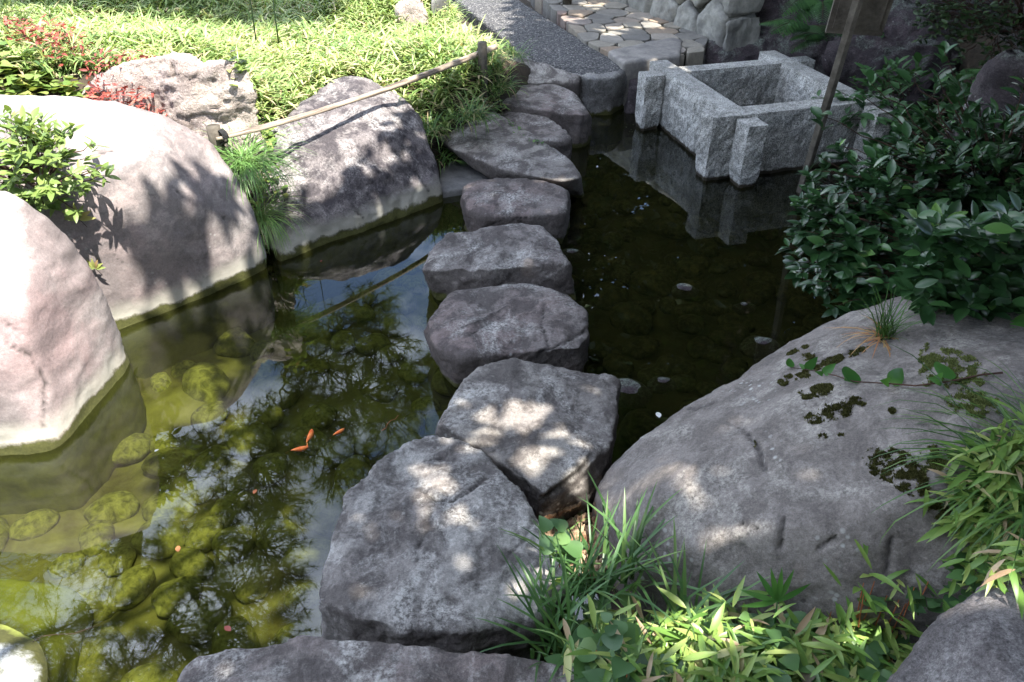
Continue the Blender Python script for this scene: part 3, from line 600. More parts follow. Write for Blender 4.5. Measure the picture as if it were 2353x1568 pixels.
# retaining wall of fitted stones
wa = at(1432, 2, .33); wb = at(1612, 70, .33); wc = at(1700, 40, .6)
wd = (wb-wa).normalized(); wn = Vector((wd.y, -wd.x, 0));
if wn.y > 0: wn = -wn
wall = empty('retaining_wall', (wa.x, wa.y, .3))
tag(wall, 'low retaining wall of fitted pale grey stones along the flagstone paving', 'stone wall')
WL = (wb-wa).length+.45
sw = []
for row in range(3):
    for k in range(-4, 8):
        sw.append(np.array([k*.36+.18*(row % 2)+rng.uniform(-.10, .10), row*.27+.12+rng.uniform(-.07, .07)]))
vv, ff = [], []; hl = []
for c in vor_cells(sw, [(-1.6, -.05), (WL, -.05), (WL-.05, .55), (WL-.35, .95), (-1.6, .95)], .008):
    ctr = c.mean(0); pts = []
    for q in c:
        for dd, s_ in ((.0, 1), (.045, .97), (.07+.03*rng.random(), .8), (-.25, 1)):
            qq = ctr+(q-ctr)*s_; pts.append(wa+wd*qq[0]+Vector((0, 0, qq[1]-.03))+wn*dd)
    V, Fq, E_ = voxelize([pts], .015); V = lap(V, E_, 1); Nn = vnormals(V, Fq)
    V = V+Nn*np.array([.016*noise.fractal(Vector(x)*7, .7, 2.1, 5) for x in V])[:, None]
    base = sum(len(x) for x in vv); vv.append(V); ff += [tuple(i+base for i in f) for f in Fq]; hl += [rng.random()]*len(V)
mk('stone_face', np.concatenate(vv), ff, M['wallstone'], parent=wall, rnd=None)
bm = bmesh.new(); hullbm(bm, [wa+wd*s_+Vector((0, 0, z))+wn*t for s_ in (-1.6, WL-.12) for z in (-.1, .45) for t in (.02, -.28)])
bm_obj('core', bm, M['joint'], parent=wall)

# ------------------------------------------------------------------ granite well curb
A0 = Vector((1.201, 5.503, 0)); u = Vector((.963, .2695, 0)); vv_ = Vector((.2695, -.963, 0))
well = empty('well_curb', A0); tag(well, 'square rough-cut granite well curb with crossing slab ends, standing in the pond', 'well')
def slab(u0, u1, v0, v1, top, seed, name='curb_slab'):
    # four rough faces, flat sawn top
    nU = max(6, int((u1-u0)/.02)); nV = max(6, int((v1-v0)/.02)); nZ = 26; z0 = -.3
    V, Fq = [], []; idx = {}
    def vid(i, j, k):
        key = (i, j, k)
        if key in idx: return idx[key]
        x = u0+(u1-u0)*i/nU; y = v0+(v1-v0)*j/nV; z = z0+(top-z0)*k/nZ
        P = A0+u*x+vv_*y+Vector((0, 0, z))
        if k < nZ:
            ex = -1 if i == 0 else (1 if i == nU else 0); ey = -1 if j == 0 else (1 if j == nV else 0)
            a = noise.fractal(P*11+Vector((seed, 0, 0)), .8, 2.1, 5)*.016+noise.noise(P*5+Vector((seed, 3, 0)))*.008
            f = 1.0 if not (ex and ey) else .15
            f *= min(1, (top-z)/.03)
            foot = -.014*max(0, (.08-z)/.08) if z < .08 else 0
            if z < .0: foot = -.014
            P = P+u*ex*(a*f+foot)+vv_*ey*(a*f+foot)
            if ex and ey: P = P-u*ex*.003-vv_*ey*.003
        else:
            P.z += .0012*noise.noise(P*30)
            ex = -1 if i == 0 else (1 if i == nU else 0); ey = -1 if j == 0 else (1 if j == nV else 0)
            P = P-u*ex*.003-vv_*ey*.003
        idx[key] = len(V); V.append(P); return idx[key]
    for k in range(nZ):
        for i in range(nU):
            Fq.append((vid(i, 0, k), vid(i, 0, k+1), vid(i+1, 0, k+1), vid(i+1, 0, k))); Fq.append((vid(i, nV, k), vid(i+1, nV, k), vid(i+1, nV, k+1), vid(i, nV, k+1)))
        for j in range(nV):
            Fq.append((vid(0, j, k), vid(0, j+1, k), vid(0, j+1, k+1), vid(0, j, k+1))); Fq.append((vid(nU, j, k), vid(nU, j, k+1), vid(nU, j+1, k+1), vid(nU, j+1, k)))
    for i in range(nU):
        for j in range(nV): Fq.append((vid(i, j, nZ), vid(i, j+1, nZ), vid(i+1, j+1, nZ), vid(i+1, j, nZ)))
    o = mk(name, np.array(V), Fq, M['granite'], parent=well, smooth=False)
    bm_ = bmesh.new(); bm_.from_mesh(o.data); bmesh.ops.recalc_face_normals(bm_, faces=bm_.faces); bm_.to_mesh(o.data); bm_.free()
    add_bvh(o)
slab(-.14, .0, -.30, .77, .400, 1)          # left
slab(.752, .885, -.315, .77, .400, 2)       # right
slab(-.265, 1.03, .77, .915, .404, 3)       # front
slab(.0, 1.03, -.13, .0, .397, 4)         # back
slab(-.295, -.147, -.135, .0, .385, 5, 'slab_end')
slab(-.115, .02, .922, 1.07, .388, 6, 'slab_end')
slab(.76, .89, .922, 1.07, .388, 7, 'slab_end')
# water-level stone inside
# ------------------------------------------------------------------ tubes
def tube(P, r0, r1=None, seg=8, V=None, Fq=None, cap=True):
    P = [Vector(p) for p in P]; r1 = r0 if r1 is None else r1
    V = [] if V is None else V; Fq = [] if Fq is None else Fq
    n = len(P); base = len(V)
    up = Vector((0, 0, 1))
    for i, p in enumerate(P):
        t = (P[min(i+1, n-1)]-P[max(i-1, 0)]).normalized()
        a = t.cross(up) if abs(t.z) < .95 else t.cross(Vector((1, 0, 0))); a.normalize(); b = t.cross(a)
        r = r0+(r1-r0)*i/(n-1) if not callable(r0) else r0(i/(n-1))
        for k in range(seg):
            an = 2*math.pi*k/seg; V.append(p+a*math.cos(an)*r+b*math.sin(an)*r)
    for i in range(n-1):
        for k in range(seg):
            j = (k+1) % seg; Fq.append((base+i*seg+k, base+i*seg+j, base+(i+1)*seg+j, base+(i+1)*seg+k))
    if cap:
        for e, s_ in ((0, 1), (n-1, -1)):
            c = len(V); V.append(P[e])
            for k in range(seg):
                j = (k+1) % seg; f = (c, base+e*seg+j, base+e*seg+k); Fq.append(f if s_ > 0 else f[::-1])
    return V, Fq
def curve(a, b, n=8, wob=.03, sag=0, seed=0):
    a, b = Vector(a), Vector(b); out = []
    for i in range(n+1):
        t = i/n; q = a.lerp(b, t); w = math.sin(math.pi*t)*wob*(a-b).length
        out.append(q+Vector((noise.noise(Vector((t*3, seed, 0)))*w, noise.noise(Vector((t*3, seed, 5)))*w, noise.noise(Vector((t*3, seed, 9)))*w-sag*math.sin(math.pi*t))))
    return out
# bamboo rail with two posts and cord lashings
m, nt, N, L, p = new_mat('old_bamboo')
tc = N.new('ShaderNodeTexCoord'); mp = N.new('ShaderNodeMapping'); mp.inputs[3].default_value = (3, 3, 60); L.new(tc.outputs['Object'], mp.inputs[0])
c = ramp(N, L, nz(N, L, mp.outputs[0], 1.5, 6), [(.35, (.09, .065, .05)), (.5, (.28, .225, .17)), (.7, (.42, .36, .28))]); L.new(c, p.inputs['Base Color']); p.inputs['Roughness'].default_value = .55; M['bamboo'] = m
pa = at(492, 318, .60); pb = at(1138, 108, .60); pm = at(800, 234, .60)
dr = (pb-pa).normalized(); sd_ = Vector((-dr.y, dr.x, 0))
rail = empty('bamboo_rail', pa); tag(rail, 'old split bamboo rail lashed low across the dark mottled boulder', 'rail')
def bez(t): return pa*(1-t)**2+(pm*2-pa*.5-pb*.5)*2*t*(1-t)+pb*t*t
nodes = [.13, .27, .43, .58, .72, .86, .96]
def rad(t):
    r = .0165*(.84+.3*t)
    return r+.0035*sum(math.exp(-((t-n_)/.006)**2) for n_ in nodes)
for off, s0, s1 in ((sd_*.022+Vector((0, 0, .0)), 0, .62), (-sd_*.018, .0, 1)):
    P = [bez(s0+(s1-s0)*i/90)+off*(1-i/90*.9) for i in range(91)]
    V, Fq = tube(P, (lambda t, s0=s0, s1=s1: rad(s0+(s1-s0)*t)*(.62 if s1 > .9 and t < .5 else (.62 if s1 < .9 else .62+.38*min(1, (t-.5)/.15)))), seg=10)
    mk('bamboo_split' if s1 < .9 else 'bamboo_pole', V, Fq, M['bamboo'], parent=rail)
def lash(p, d, r, turns=5):
    a = d.cross(Vector((0, 0, 1))).normalized(); b = d.cross(a); P = []
    for i in range(turns*10+1):
        an = 2*math.pi*i/10; P.append(p+a*math.cos(an)*r+b*math.sin(an)*r+d*(i/10-turns/2)*.006)
    V, Fq = tube(P, .0032, seg=5); tube([p+b*r, p+b*r+Vector((.01, 0, -.06)), p+b*r+Vector((.03, 0, -.08))], .0028, seg=5, V=V, Fq=Fq)
    tube([p+b*r, p+b*r+Vector((-.015, 0, -.04))], .0028, seg=5, V=V, Fq=Fq)
    return V, Fq
V, Fq = lash(bez(.035), dr, .034); mk('cord_lashing', V, Fq, M['cord'], parent=rail)
V, Fq = lash(bez(.95), dr, .030); mk('cord_lashing', V, Fq, M['cord'], parent=rail)
def post(p, h, r, label, lean=(0, 0)):
    V, Fq = tube([p+Vector((lean[0]*t, lean[1]*t, t)) for t in np.linspace(-h, 0, 8)], r*1.02, r, seg=16)
    o = mk('wooden_post', V, Fq, M['wood']); tag(o, label, 'post', 'short round posts holding the bamboo rail'); add_bvh(o)
post(at(489, 290, .65), .5, .033, 'short round wooden post at the left end of the bamboo rail')
post(at(1108, 97, .68), .5, .030, 'short round wooden post at the right end of the bamboo rail, in the grass')
# paved area post
V, Fq = tube([at(1303, 9, .33), at(1303, 9, .33)+Vector((0, 0, 1.2))], .045, .04, seg=12)
tag(mk('dark_post', V, Fq, M['wood']), 'dark post foot standing on the flagstones at the top edge', 'post')
# sign
sign = empty('sign_board', at(1850, 395, 0)); tag(sign, 'weathered wooden signboard on a leaning square post beside the well', 'sign')
p0 = at(1848, 400, -.1); p1 = at(1868, 340, .14)
base = atY(1856, 385, 4.35); topp = atY(1978, -20, 4.05)
dd = (topp-base).normalized(); lo_ = base-dd*.35; hi_ = topp+dd*.9
def beam(a, b, w, d, side, mat, name, parent):
    ax_ = (b-a).normalized(); s = (side-ax_*side.dot(ax_)).normalized(); t = ax_.cross(s); bm = bmesh.new()
    n = 20; V, Fq = [], []
    for i in range(n+1):
        q = a.lerp(b, i/n)
        for sx_, sy_ in ((-1, -1), (-.85, -1), (.85, -1), (1, -1), (1, 1), (.85, 1), (-.85, 1), (-1, 1)):
            k = .85 if abs(sx_) == 1 else 1
            V.append(q+s*w/2*sx_+t*d/2*sy_*k)
    for i in range(n):
        for k in range(8): j = (k+1) % 8; Fq.append((i*8+k, i*8+j, i*8+8+j, i*8+8+k))
    Fq += [tuple(range(8)), tuple(range(n*8+7, n*8-1, -1))]
    return mk(name, V, Fq, mat, parent=parent, smooth=False)
beam(lo_, hi_, .040, .036, Vector((.8, .6, 0)), M['wood'], 'post', sign)
bc = atY(1932, 35, 4.02); bd = Vector((.25, .97, 0)).normalized(); bc0 = atY(1897, 76, 4.20)
bm = bmesh.new()
sb = Vector((.97, -.25, 0)).normalized()
hullbm(bm, [bc0+sb*x*.27+bd*y*.04+dd*z*.75 for x in (0, 1) for y in (0, 1) for z in (0, 1)])
bm_obj('board', bm, M['wood'], parent=sign)
bm = bmesh.new(); hullbm(bm, [bc0+sb*(.025+x*.22)-bd*.012+bd*y*.014+dd*(.03+z*.69) for x in (0, 1) for y in (0, 1) for z in (0, 1)]); bm_obj('board_panel', bm, M['wood'], parent=sign)

# ------------------------------------------------------------------ cobbles on the pond floor
cob = []
for k in range(6):
    bm = bmesh.new(); bmesh.ops.create_icosphere(bm, subdivisions=4, radius=1)
    V = np.array([v.co for v in bm.verts]); Fq = [tuple(v.index for v in f.verts) for f in bm.faces]; bm.free()
    sc = np.array([1, rng.uniform(.68, .9), rng.uniform(.45, .6)])
    V = V*(1+.22*np.array([noise.noise(Vector(v)*.9+Vector((k*9, 0, 0))) for v in V])[:, None]+.06*np.array([noise.noise(Vector(v)*2.4+Vector((k*9, 0, 0))) for v in V])[:, None])*sc
    cob.append((V, Fq))
protos = {}
placed = []
for _ in range(40000):
    if len(placed) >= 300: break
    q = np.array([rng.uniform(-2.6, 2.2), rng.uniform(1.0, 6.0)])
    if pdist(q, pond)[0] > -.05: continue
    r = rng.choice([.06, .075, .09, .115], p=[.25, .35, .28, .12])*1.15
    if any((q[0]-a)**2+(q[1]-b)**2 < (.66*(r+c))**2 for a, b, c in placed): continue
    pc = q[1]*math.cos(PITCH)+2.3*math.sin(PITCH)
    if abs(q[0]/pc*FP) > 1280: continue
    placed.append((q[0], q[1], r))
extra_c = []
for i, (x, y, r) in enumerate(placed):
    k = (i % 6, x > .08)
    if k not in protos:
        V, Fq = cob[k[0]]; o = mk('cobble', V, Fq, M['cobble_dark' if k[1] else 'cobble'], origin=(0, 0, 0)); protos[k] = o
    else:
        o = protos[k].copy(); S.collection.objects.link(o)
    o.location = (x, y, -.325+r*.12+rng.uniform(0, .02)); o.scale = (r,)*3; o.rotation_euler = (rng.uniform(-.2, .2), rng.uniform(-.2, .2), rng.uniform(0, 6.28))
    if x > .08: tag(o, 'brown rounded cobble, shade painted into its colour, right of the stepping stones', 'cobble', 'cobbles darkened to paint in shade on the right pond floor')
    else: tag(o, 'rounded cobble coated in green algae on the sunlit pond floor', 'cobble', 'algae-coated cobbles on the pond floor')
# rocks whose tops break the surface
for (x, y, r, lb) in [(1575, 660, .05, 'small dark stone tip breaking the water below the well, leftmost of two'), (1712, 700, .045, 'small wet stone tip in the middle of the dark water'),
                  (1750, 785, .075, 'largest dark stone tip breaking the water near the big right boulder'), (1443, 888, .075, 'wet stone top beside the right corner of the squarish stepping stone'),
                  (1312, 578, .06, 'wet stone top beside the blocky brown-grey stepping stone'), (1522, 875, .05, 'small wet stone tip nearest the left end of the big right boulder')]:
    V, Fq = cob[int(x) % 6]; q = at(x, y, 0)
    o = mk('wet_stone', V*r*1.3*np.array([1, 1, .8])+np.array([q.x, q.y, -r*.46]), Fq, M['darkrock']); tag(o, lb, 'stone', 'stones breaking the surface of the dark water')

# ------------------------------------------------------------------ leaves and blades
def frames(D, U):
    D = D/np.linalg.norm(D, axis=1)[:, None]; X = np.cross(D, U); nrm = np.linalg.norm(X, axis=1)[:, None]; X = X/np.maximum(nrm, 1e-6)
    return D, X, np.cross(X, D)
PROF = {'lance': [(0, .12), (.15, .7), (.35, 1), (.6, .85), (.82, .45), (1, .02)], 'blade': [(0, .8), (.2, 1), (.45, .95), (.7, .75), (.88, .42), (1, .03)],
        'oval': [(0, .10), (.12, .55), (.3, .92), (.52, 1), (.75, .72), (.92, .28), (1, .02)], 'heart': [(0, .62), (.1, .95), (.25, 1.08), (.5, .88), (.75, .5), (1, .02)], 'needle': [(0, 1), (1, .3)],
        'moss': [(0, 1), (1, .3)]}
def leaves(P, D, U, Ln, Wd, th, prof='lance', rnd=None, fold=.25):
    """batch of curved leaves: P base, D direction, U up side, th total bend (towards -U), fold = V along the midrib"""
    n = len(P); D, X, U = frames(np.asarray(D, float), np.asarray(U, float)); pr = PROF[prof]
    Ln = np.broadcast_to(Ln, n)[:, None]; Wd = np.broadcast_to(Wd, n)[:, None]; th = np.broadcast_to(th, n)[:, None]
    th = np.where(np.abs(th) < 1e-3, 1e-3, th); rings = []; three = fold != 0
    for t, w in pr:
        y = np.sin(th*t)/th; z = -(1-np.cos(th*t))/th
        c = P+D*(y*Ln)+U*(z*Ln)
        lift = U*(Wd*w*.5*fold)
        if three: rings += [c-X*(Wd*w*.5)+lift, c, c+X*(Wd*w*.5)+lift]
        else: rings += [c-X*(Wd*w*.5), c+X*(Wd*w*.5)]
    V = np.stack(rings, 1); k = V.shape[1]; s = 3 if three else 2; F_ = []
    for r in range(len(pr)-1):
        for c in range(s-1): F_.append([r*s+c, r*s+c+1, (r+1)*s+c+1, (r+1)*s+c])
    F_ = np.array(F_); FF = (np.arange(n)[:, None, None]*k+F_[None]).reshape(-1, 4)
    rn = np.repeat(rng.random(n) if rnd is None else rnd, k)
    return V.reshape(-1, 3), FF, rn
def join(parts):
    V, F_, Rn = [], [], []; b = 0
    for v, f, r in parts:
        V.append(v); F_.append(f+b); Rn.append(r); b += len(v)
    return np.concatenate(V), np.concatenate(F_), np.concatenate(Rn)
def rdir(n, up=0., spread=1.):
    a = rng.uniform(0, 2*np.pi, n); z = up+rng.uniform(-spread, spread, n)
    return np.column_stack([np.cos(a), np.sin(a), z])
UP = np.array([0, 0, 1.])
def sprigs(C, nl, Ln, wr, th=(.3, 1.2), lift=(.1, .9), prof='lance', rnd=None, jitter=.02, fold=.25, hang=0):
    n = len(C)*nl; P = np.repeat(C, nl, 0)+rng.normal(0, jitter, (n, 3))
    D = rdir(n); D[:, 2] = rng.uniform(lift[0], lift[1], n); Lv = Ln*rng.uniform(.6, 1.3, n)
    return leaves(P, D, np.tile(UP, (n, 1))+rng.normal(0, .15, (n, 3)), Lv, Lv*wr*rng.uniform(.8, 1.2, n), rng.uniform(th[0], th[1], n), prof, rnd, fold)
def scatter_poly(poly_px, z, n):
    P = np.array([at(x, y, z)[:2] for x, y in poly_px]); lo, hi = P.min(0), P.max(0); out = []
    while len(out) < n:
        q = rng.uniform(lo, hi, (4000, 2)); out += list(q[inside(q, P)])
    return np.array(out[:n])
def tuft(name, p, n, Ln, wd, mat, label, cat='grass tuft', th=(.4, 1.6), lift=(1.0, 3.5), spread=.03, dirb=(0, 0), group=None, rmap=None, fold=.25, lv=.35):
    P = np.tile(np.array(p), (n, 1))+np.column_stack([rng.normal(0, spread, (n, 2)), np.zeros(n)])
    D = rdir(n); D[:, 2] = rng.uniform(lift[0], lift[1], n); D[:, 0] += dirb[0]; D[:, 1] += dirb[1]
    Lv = Ln*rng.uniform(1-lv, 1+lv*.6, n)
    V, F_, r = leaves(P, D, np.tile(UP, (n, 1)), Lv, wd*rng.uniform(.7, 1.2, n), rng.uniform(th[0], th[1], n), 'blade', rmap(n) if rmap else None, fold)
    o = mk(name, V, F_, mat, rnd=r); return tag(o, label, cat, group)

# left bank: dwarf bamboo and grass
bank = [(-500, -60), (-260, 210), (-40, 190), (60, 300), (300, 280), (480, 230), (560, 230), (560, 300), (600, 300), (690, 225), (800, 160), (880, 190), (960, 260), (1000, 330), (1020, 290), (1140, 252),
        (1150, 200), (1160, 130), (1130, 90), (1045, 15), (1020, -60)]
bp = scatter_poly(bank, .55, 17500)
C = []
for q in bp:
    h, nrm = down(q[0], q[1])
    if h is None: continue
    g = terr(q)[0]
    if h.z > g+.06: continue
    if g < .15: continue
    C.append((q[0], q[1], h.z))
C = np.array(C); hh = np.array([.10+.06*noise.noise(Vector((a*1.8, b*1.8, 0))) for a, b, c in C])
near = np.array([noise.noise(Vector((a*1.5, b*1.5, 4))) for a, b, c in C])
Ct = C.copy(); Ct[:, 2] += rng.uniform(.3, 1.0, len(C))*hh
def bank_rnd(n, bias): return np.clip(rng.beta(2.2, 2.2, n)*.85+bias, 0, .86)
nl = 6; bi = np.repeat(near*.35, nl); rr = bank_rnd(len(C)*nl, bi); dead = rng.random(len(rr)) < .10; rr[dead] = rng.uniform(.87, 1, dead.sum())
p1_ = sprigs(Ct, nl, .085, .15, (.2, 1.3), (-.2, 1.2), rnd=rr)
lowC = C[rng.random(len(C)) < .7].copy(); lowC[:, 2] += .02
rr = np.where(rng.random(len(lowC)*3) < .45, rng.uniform(.88, 1, len(lowC)*3), rng.uniform(0, .3, len(lowC)*3))
p2_ = sprigs(lowC, 3, .10, .10, (.2, 1), (-.1, .5), rnd=rr)
gC = C[rng.random(len(C)) < .22].copy()
p3_ = sprigs(gC, 6, .20, .035, (.6, 1.8), (.8, 3.), prof='blade', rnd=rng.uniform(.1, .8, len(gC)*6), fold=0)
V, F_, r = join([p1_, p2_, p3_]); tag(mk('ground_cover', V, F_, M['bank'], rnd=r, origin=(0, 0, 0)), 'sunlit yellow-green dwarf bamboo and grass covering the left bank', 'ground cover', kind='stuff')

# heart-leaved weeds beside the white boulder at the far left and by the standing rock
def patch(px, z, n, nl, Ln, wr, mat, label, name='leafy_weed', prof='heart', hgt=.06, **kw):
    q = scatter_poly(px, z, n); C = []
    for a in q:
        h, _ = down(a[0], a[1])
        if h is not None: C.append((a[0], a[1], h.z+rng.uniform(.2, 1)*hgt))
    C = np.array(C); V, F_, r = sprigs(C, nl, Ln, wr, prof=prof, **kw)
    return tag(mk(name, V, F_, mat, rnd=r, origin=(0, 0, 0)), label, 'plants', kind='stuff')
patch([(-30, 190), (120, 240), (200, 225), (190, 180), (60, 150), (-30, 140)], .85, 220, 3, .055, .8, M['azalea'], 'round-leaved weeds at the edge of the far left grass', th=(.2, .8), lift=(0, .6))
patch([(575, 170), (600, 175), (620, 300), (560, 330), (520, 330), (540, 300)], .6, 90, 4, .045, .7, M['azalea'], 'pale leafy weeds growing right of the buff rock', th=(.2, .8), lift=(0, .6))
# red fallen leaves
def litter(px, z, n, Ln, wr, mat, label, name='leaf_litter', hgt=.05, cat='leaf litter', up=.3, scale_h=1):
    q = scatter_poly(px, z, n); C = []
    for a in q:
        h, _ = down(a[0], a[1])
        if h is None or h.z > terr(a)[0]+.07: continue
        C.append((a[0], a[1], h.z+rng.uniform(.3, 1)*hgt))
    C = np.array(C); n = len(C); D = rdir(n); D[:, 2] = rng.uniform(-up, up, n); Lv = Ln*rng.uniform(.6, 1.3, n)
    V, F_, r = leaves(C, D, np.tile(UP, (n, 1))+rng.normal(0, .5, (n, 3)), Lv, Lv*wr, rng.uniform(-1, 1.4, n), 'oval', None, .3)
    return tag(mk(name, V, F_, mat, rnd=r, origin=(0, 0, 0)), label, cat, kind='stuff')
litter([(170, 175), (190, 130), (250, 112), (350, 110), (370, 130), (330, 145), (230, 165), (200, 200)], .93, 650, .038, .3, M['redleaf'], 'heap of fallen red leaves against the top of the buff rock', hgt=.17)
litter([(10, 110), (40, 90), (140, 88), (215, 110), (200, 130), (150, 150), (60, 130)], .88, 380, .04, .28, M['redleaf'], 'scattered red leaves in the grass at the far left', hgt=.20)

# sedge tuft hanging between the two boulders
h = at(565, 385, .44)
tuft('sedge_tuft', h, 360, .31, .0045, M['sedge'], 'fine green sedge tuft hanging between the white and mottled boulders', th=(1.3, 2.7), lift=(.9, 2.5), spread=.035, dirb=(.35, -.55), fold=0, rmap=lambda n: np.clip(rng.beta(2, 2, n)*.9, 0, 1))
h = at(600, 500, .2)
tuft('sedge_tuft', h, 170, .27, .004, M['sedge'], 'lower straw-tipped part of sedge dangling above the waterline crevice', th=(1.6, 2.8), lift=(.3, 1.5), spread=.025, dirb=(.3, -.6), fold=0, rmap=lambda n: rng.uniform(.4, 1, n))
# tuft on crest near path
for x, y, z, n, lb in [(1112, 150, .5, 200, 'bushy grass tuft at the foot of the right rail post'), (1175, 130, .36, 120, 'dark grass tuft at the path edge above the flat slab'), (1085, 270, .36, 160, 'grass tuft leaning over the top of the long slab'), (985, 300, .3, 120, 'grass tuft in the notch right of the mottled boulder'),
                 (1010, 370, .1, 50, 'thin dark tuft in the gap under the long slab'), (1140, 205, .36, 120, 'grass tuft hanging over the flat-topped brown stone')]:
    tuft('grass_tuft', at(x, y, z), n, .17, .006, M['grass'], lb, th=(.8, 2.2), lift=(.5, 2.5), spread=.05, dirb=(.25, -.2), group='grass tufts along the bank edge')
# creeping green in the joint between slabs
pl = [(1128, 262), (1160, 282), (1195, 308), (1225, 330), (1240, 340)]; C = []
for (x1, y1), (x2, y2) in zip(pl, pl[1:]):
    for t in np.linspace(0, 1, 26): q = at(x1+(x2-x1)*t+rng.normal(0, 3), y1+(y2-y1)*t+rng.normal(0, 2), .205); C.append(q)
V, F_, r = sprigs(np.array(C), 4, .022, .7, (.1, .6), (.1, 1), prof='oval', jitter=.01)
tag(mk('creeping_plant', V, F_, M['grass'], rnd=r*.8, origin=(0, 0, 0)), 'low creeping green plant in the joint behind the long slab', 'plant')

# ------------------------------------------------------------------ shrubs
def shrub(name, c, rad, ntw, nl, Ln, wr, leafm, label, base, cat='shrub', prof='oval', th=(.1, .6), lift=(-.2, .8), gap=.0, shell=.45, barkm='twig', nb=14, tips=(), fold=.3, out=.6, group=None, flo=0.):
    root = empty(name, base); tag(root, label, cat, group); c = np.array(c); rad = np.array(rad); P = []
    k = 0
    while len(P) < ntw and k < 400000:
        k += 1
        d = rng.normal(0, 1, 3); d /= np.linalg.norm(d); rr_ = (shell+(1-shell)*rng.random()**.6)
        rr_ *= 1+.28*noise.noise(Vector(d)*2.3+Vector(c))
        q = c+d*rad*rr_
        if noise.noise(Vector(q)*4.5) < gap-.5+rng.random()*.3: continue
        if q[2] < flo: continue
        P.append(q)
    P = np.array(P+[np.array(t) for t in tips]); n = len(P)
    od = (P-c)/rad; od /= np.linalg.norm(od, axis=1)[:, None]+1e-9
    m_ = n*nl; Pb = np.repeat(P, nl, 0); O = np.repeat(od, nl, 0); s = np.tile(np.linspace(0, 1, nl), n)
    D = rdir(m_)*1.0; D[:, 2] = rng.uniform(lift[0], lift[1], m_); D += O*out
    ax_ = O*.5+UP*.6; Pb = Pb+ax_*(s[:, None]*Ln*.9)
    Lv = Ln*rng.uniform(.45, 1.2, m_); U_ = np.tile(UP, (m_, 1))+O*.5+rng.normal(0, .22, (m_, 3))
    rn_ = np.clip(rng.beta(2, 3, m_)*.8+(s > .8)*rng.random(m_)*.35, 0, 1)
    V, F_, r = leaves(Pb, D, U_, Lv, Lv*wr*rng.uniform(.85, 1.15, m_), rng.uniform(th[0], th[1], m_), prof, rn_, fold)
    mk('foliage', V, F_, leafm, parent=root, rnd=r)
    Vt, Ft = [], []
    B = Vector(base); hubs = []
    for i in range(nb):
        e = Vector(P[rng.integers(n)]); hb = B.lerp(e, .62)+Vector((0, 0, .03)); cv = curve(B, hb, 6, .1, seed=i); tube(cv, .016*max(1, rad[0]), .007, 6, Vt, Ft, False); hubs.append(hb)
    for i in range(n):
        e = Vector(P[i]); hb = min(hubs, key=lambda q: (q-e).length); tube(curve(e.lerp(hb, .45), e+Vector(ax_[i*nl])*Ln*.9, 4, .1, seed=i*.7), .003, .0012, 4, Vt, Ft, False)
    mk('branches', Vt, Ft, M[barkm], parent=root)
    return root
tips = [atY(2163, 160, 2.95), atY(2150, 215, 2.95), atY(2195, 230, 2.9), atY(2190, 260, 2.9), atY(2000, 230, 2.95), atY(1985, 260, 2.95), atY(1890, 300, 2.9), atY(2090, 210, 2.8), atY(2340, 230, 2.7), atY(2310, 300, 2.7), atY(1870, 420, 2.9), atY(1850, 480, 2.85)]
tips += [atY(rng.uniform(2090, 2420), rng.uniform(520, 735), rng.uniform(1.95, 2.5)) for _ in range(300)]
shrub('camellia_shrub', (2.00, 2.88, .52), (.84, .50, .43), 2000, 7, .070, .46, M['camellia'], 'large dark glossy-leaved camellia shrub leaning over the water at right', (2.3, 2.8, .2), tips=tips, gap=.08, shell=.3, flo=.18, nb=16)
shrub('azalea_shrub', tuple(at(55, 385, .78)+Vector((0, -.02, 0))), (.30, .2, .17), 170, 7, .062, .34, M['azalea'], 'small sunlit yellow-green azalea in the cleft between the two bleached boulders', tuple(at(60, 430, .62)), lift=(-.3, .9), gap=-.2, shell=.35, th=(0, .5))
cc = atY(2330, 10, 5.5)
shrub('background_shrub', tuple(cc), (.62, .4, .36), 700, 6, .045, .42, M['darkleaf'], 'fine-leaved dark green shrub hanging over the rocks at the top right corner', (cc.x+.3, cc.y+.3, .6), gap=.1, nb=10)
# low dark weeds between rocks at back right
cc = atY(2150, 330, 4.2)
shrub('understory_shrub', tuple(atY(2120, 240, 4.9)), (.55, .3, .2), 120, 6, .09, .4, M['fern'], 'sparse dark weeds in the gap behind the camellia', tuple(atY(2120, 300, 4.9)), gap=.1, nb=6)

